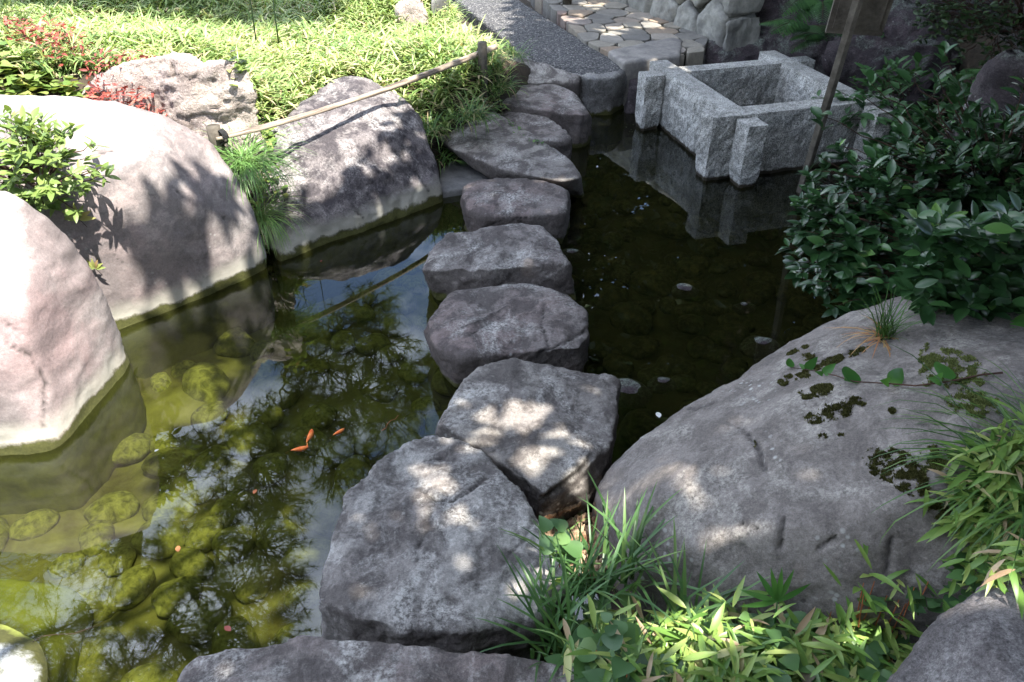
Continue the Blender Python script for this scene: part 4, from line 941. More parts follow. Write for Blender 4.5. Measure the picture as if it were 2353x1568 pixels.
# ferns
def fern(base, n, Ln, label, dirs=None, name='fern', group=None, mat='fern'):
    parts = []; stems = ([], [])
    for i in range(n):
        a = rng.uniform(0, 6.28) if dirs is None else dirs[i % len(dirs)]+rng.normal(0, .2)
        d = Vector((math.cos(a), math.sin(a), rng.uniform(.3, 1.0))).normalized(); Lf = Ln*rng.uniform(.75, 1.15); th = rng.uniform(.9, 1.5)
        hz = Vector((d.x, d.y, 0)).normalized(); K = 22; P = []; Tn = []
        e0 = math.atan2(d.z, math.hypot(d.x, d.y))
        p = Vector(base); e = e0
        for k in range(K):
            t_ = hz*math.cos(e)+Vector((0, 0, math.sin(e))); P.append(p.copy()); Tn.append(t_); p = p+t_*(Lf/K); e -= th/K
        tube(P, .003, .001, 4, stems[0], stems[1], False)
        P = np.array(P[3:]); Tn = np.array(Tn[3:]); s = np.linspace(.12, 1, len(P)); side = np.cross(Tn, UP); side /= np.linalg.norm(side, axis=1)[:, None]
        w_ = Lf*.26*np.sin(np.pi*np.clip(s*.82+.13, 0, 1))+.008
        for sg in (-1, 1):
            D = side*sg+Tn*.35-UP*.12; parts.append(leaves(P, D, np.tile(UP, (len(P), 1)), w_, np.full(len(P), Lf/K*.95), .5, 'lance', rng.uniform(0, 1, len(P)), .15))
    root = empty(name, base); tag(root, label, 'fern', group); V, F_, r = join(parts); mk('fronds', V, F_, M[mat], parent=root, rnd=r); mk('stalks', stems[0], stems[1], M['twig'], parent=root)
fern(atY(1850, 70, 6.2), 9, .42, 'dark fern drooping from the rock left of the signboard', group='ferns behind the well', dirs=[3.6, 4.2, 4.7, 5.2, 3.2])
fern(atY(1885, 10, 6.0), 9, .5, 'brighter green fern at the top edge touching the signboard', group='ferns behind the well', dirs=[3.8, 4.4, 5.0, 5.6])
fern(atY(1890, 90, 5.9), 4, .32, 'low fern with one arched frond right above the back of the well', group='ferns behind the well', dirs=[3.4, 3.8])
fern(atY(2290, 180, 4.9), 6, .32, 'small fern beside the mossy dark rock at the right edge', group='ferns behind the well', dirs=[3.2, 3.9, 4.5])

# ------------------------------------------------------------------ moss on the big boulder
def moss(spots, n, mat, label, ln=.0055):
    P, Nn = [], []
    for (x, y, rx, ry, ang, w) in spots:
        for _ in range(int(n*w)):
            a = rng.uniform(0, 6.28); r_ = math.sqrt(rng.random()); ex, ey = rx*r_*math.cos(a), ry*r_*math.sin(a)
            X_ = x+ex*math.cos(ang)-ey*math.sin(ang); Y_ = y+ex*math.sin(ang)+ey*math.cos(ang)
            if noise.noise(Vector((X_*.045, Y_*.06, 2)))+.35*noise.noise(Vector((X_*.16, Y_*.2, 7))) < -.05+.35*(r_-.4)+rng.normal(0, .09): continue
            h, nn = castpx(X_, Y_, True)
            if h is not None: P.append(h); Nn.append(nn if nn.dot(ray(X_, Y_)) < 0 else -nn)
    P = np.array(P); Nn = np.array(Nn); k = len(P)
    D = Nn+rng.normal(0, .5, (k, 3)); L_ = ln*rng.uniform(.5, 1.3, k)
    V, F_, r = leaves(P, D, rng.normal(0, 1, (k, 3)), L_, L_*.5, .4, 'moss', rng.random(k), 0)
    return tag(mk('moss', V, F_, mat, rnd=r, origin=(0, 0, 0)), label, 'moss', kind='stuff')
moss([(1880, 900, 55, 14, -.25, 1), (1920, 945, 75, 22, -.3, 1.2), (1965, 925, 25, 12, .2, .5), (1845, 868, 20, 10, 0, .4), (1900, 835, 60, 10, -.35, .9), (1960, 812, 40, 8, -.3, .6), (1850, 822, 25, 8, -.2, .4), (2050, 1070, 70, 40, .3, 2.0), (2100, 1110, 50, 30, .2, 1.2), (2150, 1170, 40, 20, .4, .7),
      (1800, 880, 12, 8, 0, .25), (1890, 1005, 10, 7, 0, .25), (1812, 865, 10, 6, 0, .2), (2050, 945, 8, 7, 0, .15), (2140, 925, 10, 6, 0, .2), (1930, 1000, 8, 4, 0, .1), (1835, 805, 30, 5, -.4, .3), (1740, 1020, 8, 12, .3, .2)], 6000, M['moss'], 'dark olive moss cushions on top of the big grey boulder')
moss([(2190, 850, 80, 45, .3, 2.2), (2240, 930, 70, 30, .1, 1.5), (2130, 840, 20, 50, 0, .8), (2150, 1060, 40, 35, .2, .8)], 5500, M['lichenmoss'], 'pale yellow-green moss on the right side of the big grey boulder')
# moss along rear rocks
# tuft on boulder
h, _ = castpx(2030, 775)
tuft('grass_tuft', h, 70, .17, .004, M['grass'], 'small wiry grass tuft with dry skirt on the back of the big boulder', th=(.3, 1.2), lift=(1.0, 5), spread=.012, rmap=lambda n: rng.uniform(0, .6, n), fold=0)
tuft('dry_grass', h, 70, .15, .004, M['deadleaf'], 'skirt of dry brown blades around the wiry tuft on the big boulder', cat='dry grass', th=(.6, 1.4), lift=(-.1, .5), spread=.015, fold=0)
h, _ = castpx(1985, 705)
tuft('small_weed', h+Vector((0, 0, .0)), 26, .11, .006, M['grass'], 'tiny weed at the far edge of the big boulder beside the water', cat='weed', th=(.5, 1.5), lift=(.3, 2), spread=.02)
# vine with paired leaves
vroot = castpx(2230, 830)[0]; vine = empty('vine', vroot or Vector((1.6, 2.2, .7))); tag(vine, 'thin vine with bright green paired leaves trailing across the big boulder', 'vine')
vp = []
for x, y in [(2300, 865), (2250, 870), (2180, 885), (2100, 895), (2040, 890), (1960, 885), (1920, 872), (1880, 862), (1840, 855), (1815, 852)]:
    h, nn = castpx(x, y, True)
    if h: vp.append(h+Vector((0, 0, .012)))
V, Fq = tube(vp, .0028, .0012, 5); mk('stem', V, Fq, M['twig'], parent=vine)
LP = []
for (x, y, x2, y2, s) in [(2163, 878, 2160, 838, 1.), (2160, 880, 2132, 905, .8), (2042, 890, 2080, 862, .9), (2040, 888, 2018, 906, .7), (1948, 886, 1955, 850, .8), (1946, 885, 1936, 897, .6), (1890, 868, 1918, 858, .6), (1888, 870, 1865, 880, .7), (1850, 856, 1880, 842, .6), (1848, 856, 1826, 858, .6), (1812, 852, 1812, 838, .4)]:
    a = castpx(x, y, True)[0]; b_ = castpx(x2, y2, True)[0]
    if a and b_: LP.append((a+Vector((0, 0, .014)), b_-a+Vector((0, 0, .03)), s))
P = np.array([a for a, _, _ in LP]); D = np.array([d for _, d, _ in LP]); Ls = np.linalg.norm(D, axis=1)*.85
for i in range(len(P)):
    V, F_, r = leaves(P[i:i+1], D[i:i+1], np.array([[0, -.5, .9]])+rng.normal(0, .2, (1, 3)), Ls[i:i+1], Ls[i:i+1]*.55, .5, 'heart', None, .25); mk('leaf', V, F_, M['vine'], parent=vine, rnd=r)
# compound leaf branch at right edge
cb = atY(2420, 830, 1.95); ce = atY(2225, 775, 1.95)
br = empty('leafy_branch', cb); tag(br, 'bright green compound-leaf branch entering from the right edge', 'branch')
Vt, Ft = [], []; parts = []
for a, e in ((cb, ce), (atY(2440, 700, 1.95), atY(2300, 800, 1.85)), (atY(2440, 900, 1.9), atY(2330, 840, 1.9))):
    cv = curve(a, e, 8, .03, seed=a.x); tube(cv, .003, .0015, 5, Vt, Ft, False); ax_ = (e-a).normalized(); sd2 = np.array(ax_.cross(Vector((0, 0, 1))).normalized())
    Pn = np.array(cv[2:]); 
    for sg in (-1, 1): parts.append(leaves(Pn, sd2*sg+np.array(ax_)*.8+np.zeros((len(Pn), 3)), np.tile([0, -.3, 1.], (len(Pn), 1)), .085, .034, .5, 'lance', None, .25))
    parts.append(leaves(np.array([cv[-1]]), np.array([ax_]), np.array([[0, -.3, 1.]]), .07, .03, .5, 'lance', None, .25))
V, F_, r = join(parts); mk('leaflets', V, F_, M['vine'], parent=br, rnd=r); mk('twigs', Vt, Ft, M['twig'], parent=br)

# ------------------------------------------------------------------ foreground plants
fg = [(1260, 1290), (1330, 1290), (1400, 1370), (1500, 1440), (1650, 1470), (1800, 1470), (2000, 1460), (2130, 1400), (2170, 1390), (2060, 1500), (2000, 1620), (1900, 1760), (1500, 1760), (1330, 1600), (1225, 1530), (1215, 1480), (1270, 1400), (1310, 1330)]
q = scatter_poly(fg, .27, 1500); C = []
for a in q:
    h, nn = down(a[0], a[1])
    if h is not None and h.z < .45: C.append((a[0], a[1], h.z))
C = np.array(C)
ht = np.clip(.03+.09*rng.random(len(C)), .03, .14)
pxw = C[:, 0]
C = C[C[:, 1] < 1.52]; pxw = C[:, 0]; ht = ht[:len(C)]
isb = pxw+.22*np.array([noise.noise(Vector((a*6, b*6, 0))) for a, b, c in C]) > .27
isb = isb | (rng.random(len(C)) < .22); Cb = C[isb].copy(); Cb[:, 2] += ht[isb]; Cb = Cb[:900]
V1 = sprigs(Cb[:820], 4, .078, .17, (.1, 1.0), (-.3, 1.1), jitter=.035, rnd=np.clip(rng.beta(1.8, 1.7, min(820, len(Cb))*4), 0, 1))
# stems for the bamboo
tag(mk('dwarf_bamboo', V1[0], V1[1], M['sasa'], rnd=V1[2], origin=(0, 0, 0)), 'dwarf bamboo with yellow-edged leaves covering the near right bank', 'ground cover', kind='stuff')
Vt, Ft = [], []
for a in Cb: tube([Vector(a), Vector((a[0]+rng.normal(0, .01), a[1]+rng.normal(0, .01), a[2]-.12))], .0013, .0018, 4, Vt, Ft, False)
tag(mk('plant_stems', Vt, Ft, M['deadleaf'], origin=(0, 0, 0)), 'thin straw stems under the dwarf bamboo of the near bank', 'stems', kind='stuff')
sel = ((~isb) & (rng.random(len(C)) < .30)) | (rng.random(len(C)) < .14)
Ch = C[sel].copy(); Ch[:, 2] += rng.uniform(.04, .14, len(Ch))
V2 = sprigs(Ch, 3, .048, .85, (.1, .6), (-.1, .5), prof='heart', rnd=rng.beta(1.6, 1.6, len(Ch)*3))
tag(mk('heart_leaf_plants', V2[0], V2[1], M['heart'], rnd=V2[2], origin=(0, 0, 0)), 'heart-leaved ground plants, some purple, at the foot of the largest stepping stone', 'ground cover', kind='stuff')
Cg = C[rng.random(len(C)) < .18].copy()
V3 = sprigs(Cg, 5, .13, .035, (.4, 1.6), (.4, 2.5), prof='blade', rnd=rng.uniform(0, .9, len(Cg)*5), fold=0)
tag(mk('undergrowth_grass', V3[0], V3[1], M['grass'], rnd=V3[2], origin=(0, 0, 0)), 'fine grass among the dwarf bamboo of the near bank', 'ground cover', kind='stuff')
for x, y, n, Ln, dirb, lb in [(1350, 1370, 38, .26, (-.1, .1), 'tall blue-green iris-like clump beside the largest stepping stone'), (1430, 1340, 36, .26, (.1, .15), 'upright iris-like clump against the lower left of the big boulder'),
                        (1560, 1450, 30, .26, (.35, .25), 'iris-like clump leaning right over the face of the big boulder'), (1290, 1510, 26, .26, (-.45, .1), 'low iris-like clump spilling over the bottom slab, leaning left'),
                        (1270, 1420, 14, .2, (-.2, .3), 'small iris-like clump in the shadow right under the largest stepping stone')]:
    tuft('iris_clump', at(x, y, .24), n, Ln, .009, M['blue'], lb, cat='iris clump', th=(.2, 1.3), lift=(1.2, 4.5), spread=.03, dirb=dirb, group='iris-like clumps in the foreground')
# single bamboo sprig standing out
root = at(1775, 1480, .28); top = root+Vector((-.01, .02, .14)); sp_ = empty('bamboo_sprig', root); tag(sp_, 'single fresh bamboo sprig with fanned leaves standing above the foreground plants', 'bamboo sprig')
V, Fq = tube([root, top], .0025, .002, 6); mk('stem', V, Fq, M['vine'], parent=sp_)
Dn = np.array([(-.9, .15, .2), (-.6, .35, .8), (-.25, .3, 1), (.05, .3, 1.1), (.4, .3, .9), (.8, .1, .5), (-.8, -.1, -.1)]); 
V, F_, r = leaves(np.tile(np.array(top), (7, 1)), Dn, np.tile([0, -1, .6], (7, 1)), .09, .015, .25, 'lance', None, .2); mk('leaf_fan', V, F_, M['vine'], parent=sp_, rnd=r)
# right edge clump: drooping long blades over bamboo leaves
pr = atY(2370, 1130, 1.45)
tuft('drooping_grass', atY(2410, 1090, 1.30), 420, .29, .005, M['grass'], 'dense clump of long drooping grass at the right edge', th=(1.0, 2.3), lift=(.3, 1.6), spread=.06, dirb=(-1.0, -.35), fold=0, rmap=lambda n: rng.uniform(0, .86, n))
Cc = []
for _ in range(330):
    x = rng.uniform(2190, 2440); y = rng.uniform(1010, 1330)
    if x < 2190+max(0, (1120-y))*.9 or (y > 1250 and x < 2230): continue
    h, _n = castpx(x, y)
    if h: Cc.append(h+Vector((rng.normal(0, .01), -.01, rng.uniform(.01, .07))))
V4 = sprigs(np.array(Cc), 5, .075, .17, (.2, 1.1), (-.8, .5), rnd=np.clip(rng.beta(2, 1.8, len(Cc)*5), 0, 1))
tag(mk('bamboo_thicket', V4[0], V4[1], M['sasa'], rnd=V4[2], origin=(0, 0, 0)), 'dwarf bamboo leaves below the drooping grass at the right edge', 'ground cover', kind='stuff')
q = []
for x, y in [(2215, 1310), (2235, 1325), (2190, 1335), (2255, 1300), (2205, 1350), (2175, 1365), (2130, 1385), (2150, 1395), (2100, 1400), (2240, 1290)]:
    h, _n = castpx(x, y)
    if h: q += [h+Vector((0, 0, .02))]*3
V5 = sprigs(np.array(q), 2, .035, .85, (.1, .6), (-.1, .5), prof='heart', jitter=.02)
tag(mk('heart_leaf_plants', V5[0], V5[1], M['heart'], rnd=V5[2]*.8, origin=(0, 0, 0)), 'trail of small heart-leaved plants above the dark corner boulder', 'ground cover', kind='stuff')

# gravel pocket between stones
q = scatter_poly([(1225, 1225), (1262, 1188), (1340, 1166), (1378, 1160), (1372, 1230), (1400, 1310), (1330, 1320), (1255, 1280)], .07, 620); bm = bmesh.new()
for i, a in enumerate(q):
    h, _ = down(a[0], a[1]); r_ = rng.uniform(.006, .016)
    mt = Matrix.Translation(Vector((a[0], a[1], max(.03, min(.09, h.z if h else .05))+r_*.4)))@Matrix.Rotation(rng.uniform(0, 6), 4, Vector(rng.normal(0, 1, 3)).normalized())@Matrix.Diagonal((r_, r_*.8, r_*.6, 1))
    bmesh.ops.create_icosphere(bm, subdivisions=1, radius=1, matrix=mt)
tag(bm_obj('gravel', bm, M['pebble'], smooth=True), 'rust-brown gravel pocket between the stepping stones and the big boulder', 'gravel', kind='stuff')

# ------------------------------------------------------------------ small sprigs on boulders
for x, y, s, lb in [(192, 500, .075, 'lit palmate leaf sprig casting a sharp shadow on the white boulder'), (228, 612, .05, 'small leaf sprig in the cleft above the waterline of the white boulder')]:
    h, nn = castpx(x, y, True); h = h+Vector((0, -.035, .01)); ro = empty('leaf_sprig', h); tag(ro, lb, 'leaf sprig', 'leaf sprigs on the white boulder')
    A_ = np.linspace(.2, 2.9, 7); D = np.column_stack([np.cos(A_), np.full(7, -.25), np.sin(A_)]); V, F_, r = leaves(np.tile(np.array(h), (7, 1)), D, np.tile([0, -.9, .5], (7, 1)), s, s*.3, .5, 'lance', rng.uniform(.5, 1, 7), .2)
    mk('leaflets', V, F_, M['azalea'], parent=ro, rnd=r); V, Fq = tube([h, h+Vector((0, .04, -.06))], .0015, .0015, 4); mk('stalk', V, Fq, M['twig'], parent=ro)

# ------------------------------------------------------------------ fish
def fish(x, y, x2, y2, lb):
    a = at(x, y, -.002); b_ = at(x2, y2, -.002); a = b_+(a-b_)*1.25; L_ = (b_-a).length; f = (b_-a).normalized(); s = Vector((-f.y, f.x, 0)); ro = empty('goldfish', a.lerp(b_, .5)); tag(ro, lb, 'goldfish', 'orange goldfish in the pond')
    V, Fq = [], []; K = 14
    for i in range(K):
        t = i/(K-1); w = L_*.14*math.sin(math.pi*min(1, t*.92+.06))**.7*(1-.55*t); c = a.lerp(b_, t*.78)+s*(math.sin(t*5)*L_*.03)
        for k in range(10): an = 2*math.pi*k/10; V.append(c+s*math.cos(an)*w+Vector((0, 0, math.sin(an)*w*1.25)))
    for i in range(K-1):
        for k in range(10): j = (k+1) % 10; Fq.append((i*10+k, i*10+j, i*10+10+j, i*10+10+k))
    Fq += [tuple(range(10)), tuple(range(K*10-1, K*10-11, -1))]; mk('body', V, Fq, M['fish'], parent=ro)
    t0 = a.lerp(b_, .76); mk('tail_fin', [t0, t0+f*L_*.26+s*L_*.09+Vector((0, 0, .006)), t0+f*L_*.2, t0+f*L_*.26-s*L_*.07-Vector((0, 0, .006)), t0+Vector((0, 0, .003))], [(0, 1, 2), (0, 2, 3), (4, 2, 1), (4, 3, 2)], M['fish'], parent=ro, smooth=False)
    for sg in (-1, 1):
        q_ = a.lerp(b_, .28)+s*sg*L_*.1; mk('pectoral_fin', [q_, q_+s*sg*L_*.09+f*L_*.08, q_+f*L_*.07, q_+Vector((0, 0, .002))], [(0, 1, 2), (3, 2, 1)], M['fish'], parent=ro, smooth=False)
fish(698, 1030, 655, 1040, 'left orange goldfish swimming toward the right, just under the surface')
fish(714, 996, 703, 1028, 'middle orange goldfish pointing away up the pond')
fish(784, 990, 757, 1007, 'right orange goldfish, slightly apart from the other two')
# floating bits
def floaty(x, y, s, mat, name, lb, cat, rt=0, n=1, grp=None):
    c = at(x, y, .004); A_ = np.array([rt]); V, F_, r = leaves(np.array([c]), np.array([[math.cos(rt), math.sin(rt), 0.03]]), np.array([[0, 0, 1.]]), s, s*.55, .3, 'oval', None, .15)
    tag(mk(name, V, F_, mat, rnd=r), lb, cat, grp)
floaty(355, 1038, .018, M['petal'], 'petal', 'white petal floating at the edge of the boulder reflection', 'petal', 1)
floaty(410, 1268, .03, M['deadleaf'], 'fallen_leaf', 'brown leaf floating in the middle of the pine reflection', 'leaf', 2, grp='fallen leaves on the pond')
floaty(530, 1450, .03, M['redleaf'], 'fallen_leaf', 'dark red leaf floating low in the pine reflection', 'leaf', 2.5, grp='fallen leaves on the pond')
floaty(583, 1135, .025, M['deadleaf'], 'fallen_leaf', 'pale brown leaf floating between the goldfish and the largest stepping stone', 'leaf', 1.5, grp='fallen leaves on the pond')
floaty(736, 601, .014, M['redleaf'], 'fallen_leaf', 'tiny red leaf floating below the mottled boulder', 'leaf', 1, grp='fallen leaves on the pond')
floaty(1515, 960, .04, M['petal'], 'pale_leaf', 'pale dry leaf floating upright near the big boulder', 'leaf', 1.6, grp='pale leaves on the dark water')
floaty(1490, 1000, .045, M['petal'], 'pale_leaf', 'pale dry leaf floating flat against the big boulder edge', 'leaf', .4, grp='pale leaves on the dark water')
V, Fq = tube(curve(at(877, 990, .006), at(915, 955, .006), 5, .1), .0015, .001, 5); tag(mk('twig', V, Fq, M['deadleaf']), 'short straw twig floating right of the goldfish', 'twig')
V, Fq = tube(curve(at(-20, 1505-0, .004), at(230, 1435, .004), 8, .06), .0012, .0007, 5); tag(mk('twig', V, Fq, M['twig']), 'long thin twig floating above the slimy corner boulder', 'twig')

# ------------------------------------------------------------------ pine on the far left bank (seen in the water)
def pine():
    base = Vector((-3.7, 5.6, .8)); root = empty('pine_tree', base); tag(root, 'spreading pine with layered needle pads on the far left bank, seen mirrored in the pond', 'pine tree')
    t1 = refl(312, 1230, 5.4); t2 = refl(300, 1330, 5.3)
    tr = [base-Vector((0, 0, .3)), base+Vector((.1, 0, .8)), base+Vector((-.05, -.05, 1.8)), t1, t2, refl(380, 1450, 5.2), refl(500, 1560, 5.0)]
    P = []
    for i in range(len(tr)-1):
        for k in range(6): P.append(tr[i].lerp(tr[i+1], k/6))
    P.append(tr[-1])
    P = [q+Vector((noise.noise(q*1.5), noise.noise(q*1.5+Vector((5, 5, 5))), 0))*.08 for q in P]
    V, Fq = tube(P, .15, .05, 12); mk('trunk', V, Fq, M['bark'], parent=root)
    pads = [(850, 700, 5.9, 42), (800, 760, 5.8, 60), (880, 800, 5.8, 60), (740, 840, 5.7, 60), (930, 870, 5.8, 50), (830, 900, 5.6, 75), (900, 960, 5.6, 55), (640, 950, 5.4, 55), (570, 980, 5.3, 45), (730, 1000, 5.4, 65), (500, 1030, 5.2, 50),
            (420, 1060, 5.1, 40), (610, 1090, 5.2, 60), (860, 1060, 5.4, 45), (780, 1100, 5.3, 40), (540, 1140, 5.2, 60), (640, 1170, 5.1, 50), (470, 1180, 5.2, 50), (610, 1250, 5.0, 65), (500, 1260, 5.0, 60), (640, 1340, 4.9, 55), (560, 1370, 4.9, 70), (450, 1360, 5.0, 60),
            (350, 1330, 5.1, 55), (250, 1290, 5.2, 50), (180, 1260, 5.3, 40), (630, 1440, 4.8, 60), (520, 1460, 4.8, 70), (410, 1470, 4.9, 65), (300, 1430, 5.0, 60), (230, 1400, 5.1, 40), (560, 1540, 4.7, 70), (420, 1560, 4.8, 70), (280, 1540, 4.9, 60), (650, 1530, 4.6, 40), (700, 920, 5.5, 40), (960, 920, 5.7, 25), (1000, 820, 6.2, 20)]
    pads += [(400, 1240, 5.2, 45), (385, 1310, 5.1, 55), (430, 1290, 5.1, 45), (330, 1400, 5.0, 50), (680, 780, 5.8, 45), (760, 940, 5.5, 60), (650, 1030, 5.3, 50), (150, 1520, 5.0, 60), (60, 1560, 5.1, 60), (350, 1580, 4.8, 60), (200, 1600, 4.9, 60), (0, 1500, 5.2, 60), (60, 1330, 5.4, 50), (-80, 1280, 5.6, 70), (120, 1450, 5.2, 60), (-50, 1450, 5.4, 80), (-150, 1350, 5.6, 70)]
    Vb, Fb = [], []; NP, ND = [], []
    nodes_ = [(q, .045) for q in P[6:]]
    pads.sort(key=lambda p_: min((q-refl(*p_[:3])).length for q in P[6:]))
    for i, (x, y, d, r_) in enumerate(pads):
        c = refl(x, y, d); rr_ = r_/FP*(c-Vector((0, 0, -2))).length
        # attach to the closest trunk point slightly below
        a, ra = min(nodes_, key=lambda n_: (n_[0]-c).length+max(0, n_[0].z-c.z)*.6)
        L0 = (a-c).length; cv = curve(a, c, 12, .1, seed=i*1.7)
        cv = [q+Vector((noise.noise(q*4.1), noise.noise(q*4.1+Vector((9, 2, 4))), noise.noise(q*4.1+Vector((3, 7, 1)))))*min(.13, L0*.25)*math.sin(math.pi*k/12) for k, q in enumerate(cv)]
        r1_ = max(.010, ra*.62); tube(cv, ra*.9, r1_, 7, Vb, Fb, False); nodes_ += [(q, ra*.9+(r1_-ra*.9)*k/12) for k, q in enumerate(cv) if k > 3]
        nt_ = int(46*(r_/50)**1.2)+10
        for k in range(nt_):
            an = rng.uniform(0, 6.28); rd = math.sqrt(rng.random())
            e = c+Vector((math.cos(an)*rd*rr_*1.45, math.sin(an)*rd*rr_*1.45, rng.uniform(-.7, .8)*rr_))
            st = cv[rng.integers(6, 13)]; tw = curve(st, e, 4, .25, seed=k+i*3.3); tube(tw, .008, .003, 4, Vb, Fb, False)
            dt = (e-st).normalized()*.6+Vector((0, 0, .5))
            for s_ in (1, .75):
                NP.append(st.lerp(e, s_)); ND.append(dt)
    mk('branches', Vb, Fb, M['bark'], parent=root)
    NP = np.array(NP); ND = np.array(ND); k = 26; Pn = np.repeat(NP, k, 0); Dn = np.repeat(ND, k, 0)*.9+rng.normal(0, .75, (len(NP)*k, 3))
    V, F_, r = leaves(Pn, Dn, rng.normal(0, 1, Pn.shape), .095*rng.uniform(.7, 1.2, len(Pn)), .0036, .3, 'needle', rng.random(len(Pn)), 0); mk('needles', V, F_, M['needle'], parent=root, rnd=r)
pine()
# low pine twig in the top left corner
c = atY(20, 30, 4.6); ro = empty('pine_sprig', c); tag(ro, 'pine sprig with pale tipped needles at the top left corner', 'pine sprig')
NP = []; Vt, Ft = [], []
for k in range(26):
    e = c+Vector((rng.uniform(-.45, .16), rng.uniform(-.15, .3), rng.uniform(-.04, .16))); NP.append(e); tube(curve(c+Vector((-.5, .1, .05)), e, 4, .2, seed=k), .004, .002, 4, Vt, Ft, False)
NP = np.array(NP); Pn = np.repeat(NP, 46, 0); Dn = rng.normal(0, 1, Pn.shape)+np.array([.2, -.2, -.1])
V, F_, r = leaves(Pn, Dn, rng.normal(0, 1, Pn.shape), .11, .0028, .2, 'needle', rng.random(len(Pn)), 0); mk('needles', V, F_, M['needle'], parent=ro, rnd=r); mk('twigs', Vt, Ft, M['twig'], parent=ro)
# two thin bare stems in the grass
for x, y, Yd, lb in [(588, 92, 5.2, 'left of two thin bare stems standing in the sunlit grass'), (640, 100, 5.1, 'right of two thin bare stems standing in the sunlit grass')]:
    b0 = atY(x, y, Yd); V, Fq = tube(curve(b0, b0+Vector((.03, 0, .7)), 8, .06, seed=x), .005, .0025, 5); tag(mk('bare_stem', V, Fq, M['darkleaf']), lb, 'stem', 'thin bare stems in the grass')

# ------------------------------------------------------------------ shade trees (above and behind the frame) and the wooded slope behind
s2 = np.array(SUN/SUN.z)
# where the ground is sunlit: everything left of this line, plus sun flecks
lit = np.array([at(x, y, .25)[:2] for x, y in [(-3000, -200), (1180, -200), (1180, 190), (1010, 270), (930, 320), (800, 420), (680, 480), (600, 560), (560, 650), (640, 720), (560, 900), (700, 960), (980, 1010), (860, 1120), (700, 1250), (650, 1500), (500, 1700), (-3000, 2600)]])
fleck = [(1090, 905, 35), (1120, 975, 80), (1240, 990, 110), (1350, 1040, 80), (1330, 1110, 60), (1290, 1170, 60), (1290, 1240, 60), (1480, 1090, 60), (1580, 1050, 45), (1430, 1150, 55), (1380, 1200, 60), (1010, 1090, 60), (1450, 1300, 60), (1600, 1480, 70), (1400, 1450, 50), (2050, 1480, 60), (2320, 1000, 70), (2280, 1250, 70),
         (960, 1150, 70), (1060, 1200, 60), (900, 1330, 60), (1150, 1350, 50), (1000, 1400, 50), (1490, 1180, 60), (1100, 760, 30), (1200, 600, 25), (1100, 300, 30), (1200, 280, 25), (1400, 90, 50), (1500, 75, 50), (1300, 60, 50), (1520, 150, 25), (1560, 200, 25), (1700, 420, 20), (1320, 165, 25), (1420, 220, 35), (1490, 165, 30), (1540, 200, 40), (1640, 262, 30), (1850, 150, 25), (1765, 340, 25), (1480, 40, 60), (1600, 30, 60), (1350, 30, 40), (1750, 1520, 60), (1450, 1510, 60), (1620, 1540, 60), (1980, 1450, 60), (1340, 1290, 60), (1500, 1450, 50), (1900, 1480, 60), (830, 290, 40), (1280, 395, 40), (1180, 1230, 30), (2280, 1150, 60)]
FL = [(at(x, y, .25)[:2], r_/FP*(at(x, y, .25)-Vector((0, 0, 2))).length) for x, y, r_ in fleck]
def keep_leaf(P):
    G_ = P[:, :2]-s2[None, :2]*(P[:, 2]-.25)[:, None]
    d = pdist(G_, lit); k = d > .0
    k &= ~((d < .22) & (rng.random(len(P)) < .5))
    for (c_, r_) in FL:
        dd_ = np.sqrt((G_[:, 0]-c_[0])**2+((G_[:, 1]-c_[1]))**2); k &= ~((dd_ < r_*1.15) & (rng.random(len(P)) < .95))
    # dapple clumps left of the edge
    nzv = np.array([noise.noise(Vector((a*6.5, b*6.5, 1.7))) for a, b in G_])
    k |= (d <= 0) & (d > -.6) & (G_[:, 0] > np.where(G_[:, 1] > 2.85, -1.62, -1.25)) & (nzv > .17+.25*(-d)) & (G_[:, 1] < 3.9) & (rng.random(len(P)) < .8)
    return k
def shade_tree(base, top, n, box, label, pr=1.):
    root = empty('shade_tree', base); tag(root, label, 'tree', 'broadleaf trees shading the right side')
    lo, hi = np.array(box[0]), np.array(box[1]); P = rng.uniform(lo, hi, (n, 3))
    c = (lo+hi)/2; rr_ = (((P-c)/((hi-lo)/2))**4).sum(1); P = P[rr_ < 1]; P = P[keep_leaf(P)]
    k = len(P); Lv = rng.uniform(.11, .20, k); V, F_, r = leaves(P, rdir(k, 0, .5), np.tile(UP, (k, 1))+rng.normal(0, .4, (k, 3)), Lv, Lv*.5, .5, 'lance', None, 0)
    mk('crown', V, F_, M['tree'], parent=root, rnd=r)
    Vt, Ft = [], []; b_ = Vector(base); t_ = Vector(top); cv = curve(b_-Vector((0, 0, .4)), t_, 12, .06, seed=b_.x); tube(cv, .20, .07, 12, Vt, Ft); mk('trunk', Vt, Ft, M['bark'], parent=root)
    Vt, Ft = [], []
    for i in range(26):
        e = Vector(P[rng.integers(k)]); st = cv[rng.integers(5, 12)]; br_ = curve(st, e, 8, .12, seed=i*2.1); tube(br_, .04, .01, 6, Vt, Ft, False)
        for j in range(5):
            e2_ = Vector(P[np.argmin(np.linalg.norm(P-np.array(e)-rng.normal(0, .6, 3), axis=1))]); tube(curve(br_[5], e2_, 4, .1, seed=j), .012, .004, 4, Vt, Ft, False)
    mk('limbs', Vt, Ft, M['bark'], parent=root)
shade_tree((4.6, 1.2, .6), (3.2, 1.0, 4.6), 30000, ((-.6, -2.4, 3.4), (5.0, 3.6, 5.4)), 'broad evergreen tree whose crown shades the near right bank')
shade_tree((5.2, 5.6, 1.0), (3.6, 4.6, 5.0), 40000, ((.4, 2.6, 3.6), (5.6, 7.6, 5.6)), 'broad evergreen tree whose crown shades the well')
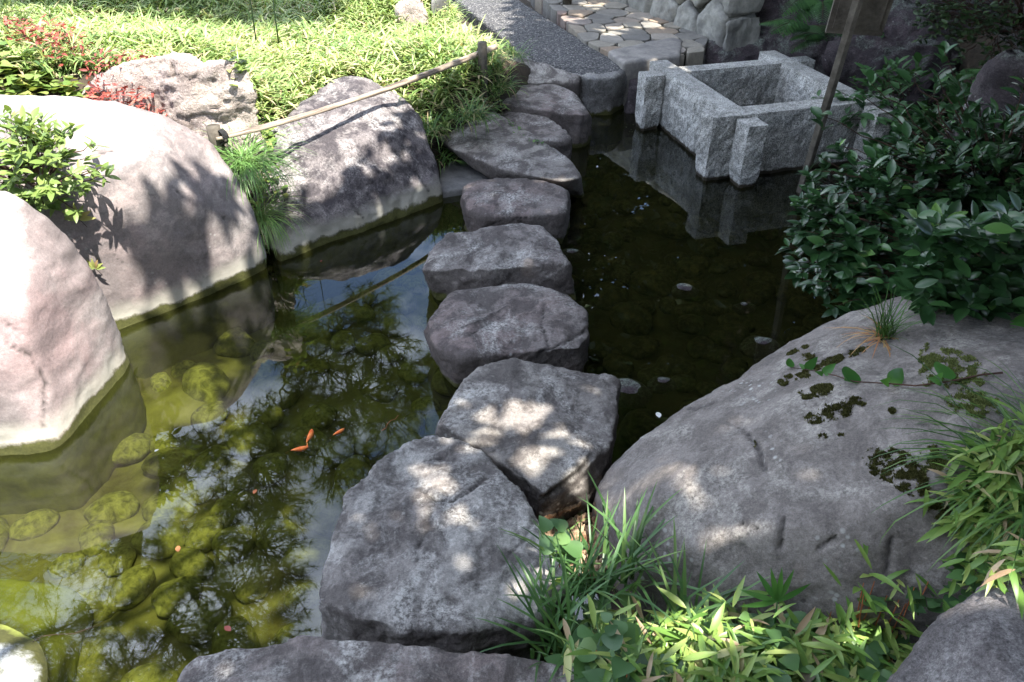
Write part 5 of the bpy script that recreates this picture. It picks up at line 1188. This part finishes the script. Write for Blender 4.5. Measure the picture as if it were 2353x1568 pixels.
shade_tree((-2.4, -2.6, .4), (-1.4, -1.2, 4.4), 16000, ((-3.2, -2.6, 3.4), (1.2, 2.4, 5.0)), 'broad evergreen tree behind the viewer dappling the left boulders')
# wooded slope behind right
def backtree(x, y, z, h, r_, n, lb):
    root = empty('background_tree', (x, y, z)); tag(root, lb, 'tree', 'dark trees on the slope behind the well'); P = []
    while len(P) < n:
        d = rng.normal(0, 1, 3); d /= np.linalg.norm(d); q = d*np.array([r_, r_*.8, h*.5])*(.55+.45*rng.random())*(1+.3*noise.noise(Vector(d)*2+Vector((x, y, 0))))+np.array([x, y, z+h*.52])
        if noise.noise(Vector(q)*1.8) > -.25: P.append(q)
    P = np.array(P); k = len(P); Lv = rng.uniform(.12, .24, k); V, F_, r = leaves(P, rdir(k, 0, .6), np.tile(UP, (k, 1))+rng.normal(0, .5, (k, 3)), Lv, Lv*.5, .5, 'lance', None, 0); mk('crown', V, F_, M['darkleaf'], parent=root, rnd=r)
    V, Fq = tube(curve((x, y, z-.4), (x, y, z+h*.8), 8, .05, seed=x), .16, .05, 9); mk('trunk', V, Fq, M['bark'], parent=root)
for i, (x, y, z, h, r_, lb) in enumerate([(1.2, 11.5, .7, 9.5, 2.4, 'leftmost dark tree behind the flagstone paving'), (3.4, 9.6, 1.4, 8.5, 2.3, 'dark tree on the slope straight behind the stone wall'), (5.6, 8.2, 1.5, 5.5, 2.0, 'dark tree on the slope right of the rock face'), (7.0, 5.5, 1.2, 5.5, 1.9, 'rightmost dark tree on the slope'), (2.6, 12.5, 1.4, 8.5, 2.4, 'tallest dark tree at the back of the slope'), (5.6, 11.5, 1.6, 9., 2.6, 'tall dark tree filling the gap at the back of the slope')]):
    backtree(x, y, z, h, r_, 13000, lb)
for x, y, h, r_, lb in [(-2.4, -6.2, 7.5, 2.6, 'unseen tree added behind the viewer to block low sky, left of centre'), (2.6, -5.6, 7.5, 2.6, 'unseen tree added behind the viewer to block low sky, right of centre'), (-5.5, -5.5, 7, 2.6, 'unseen tree added behind the viewer to block low sky, left'), (0, -7, 7.5, 2.8, 'unseen tree added straight behind the viewer to block low sky'), (5, -5, 7.5, 2.8, 'unseen tree added behind the viewer to block low sky, right'), (8.2, .5, 8, 2.6, 'unseen tree added beyond the right bank to block low sky')]:  # unseen trees, added to cut low sky light on the stone sides
    backtree(x, y, .3, h, r_, 10000, lb)
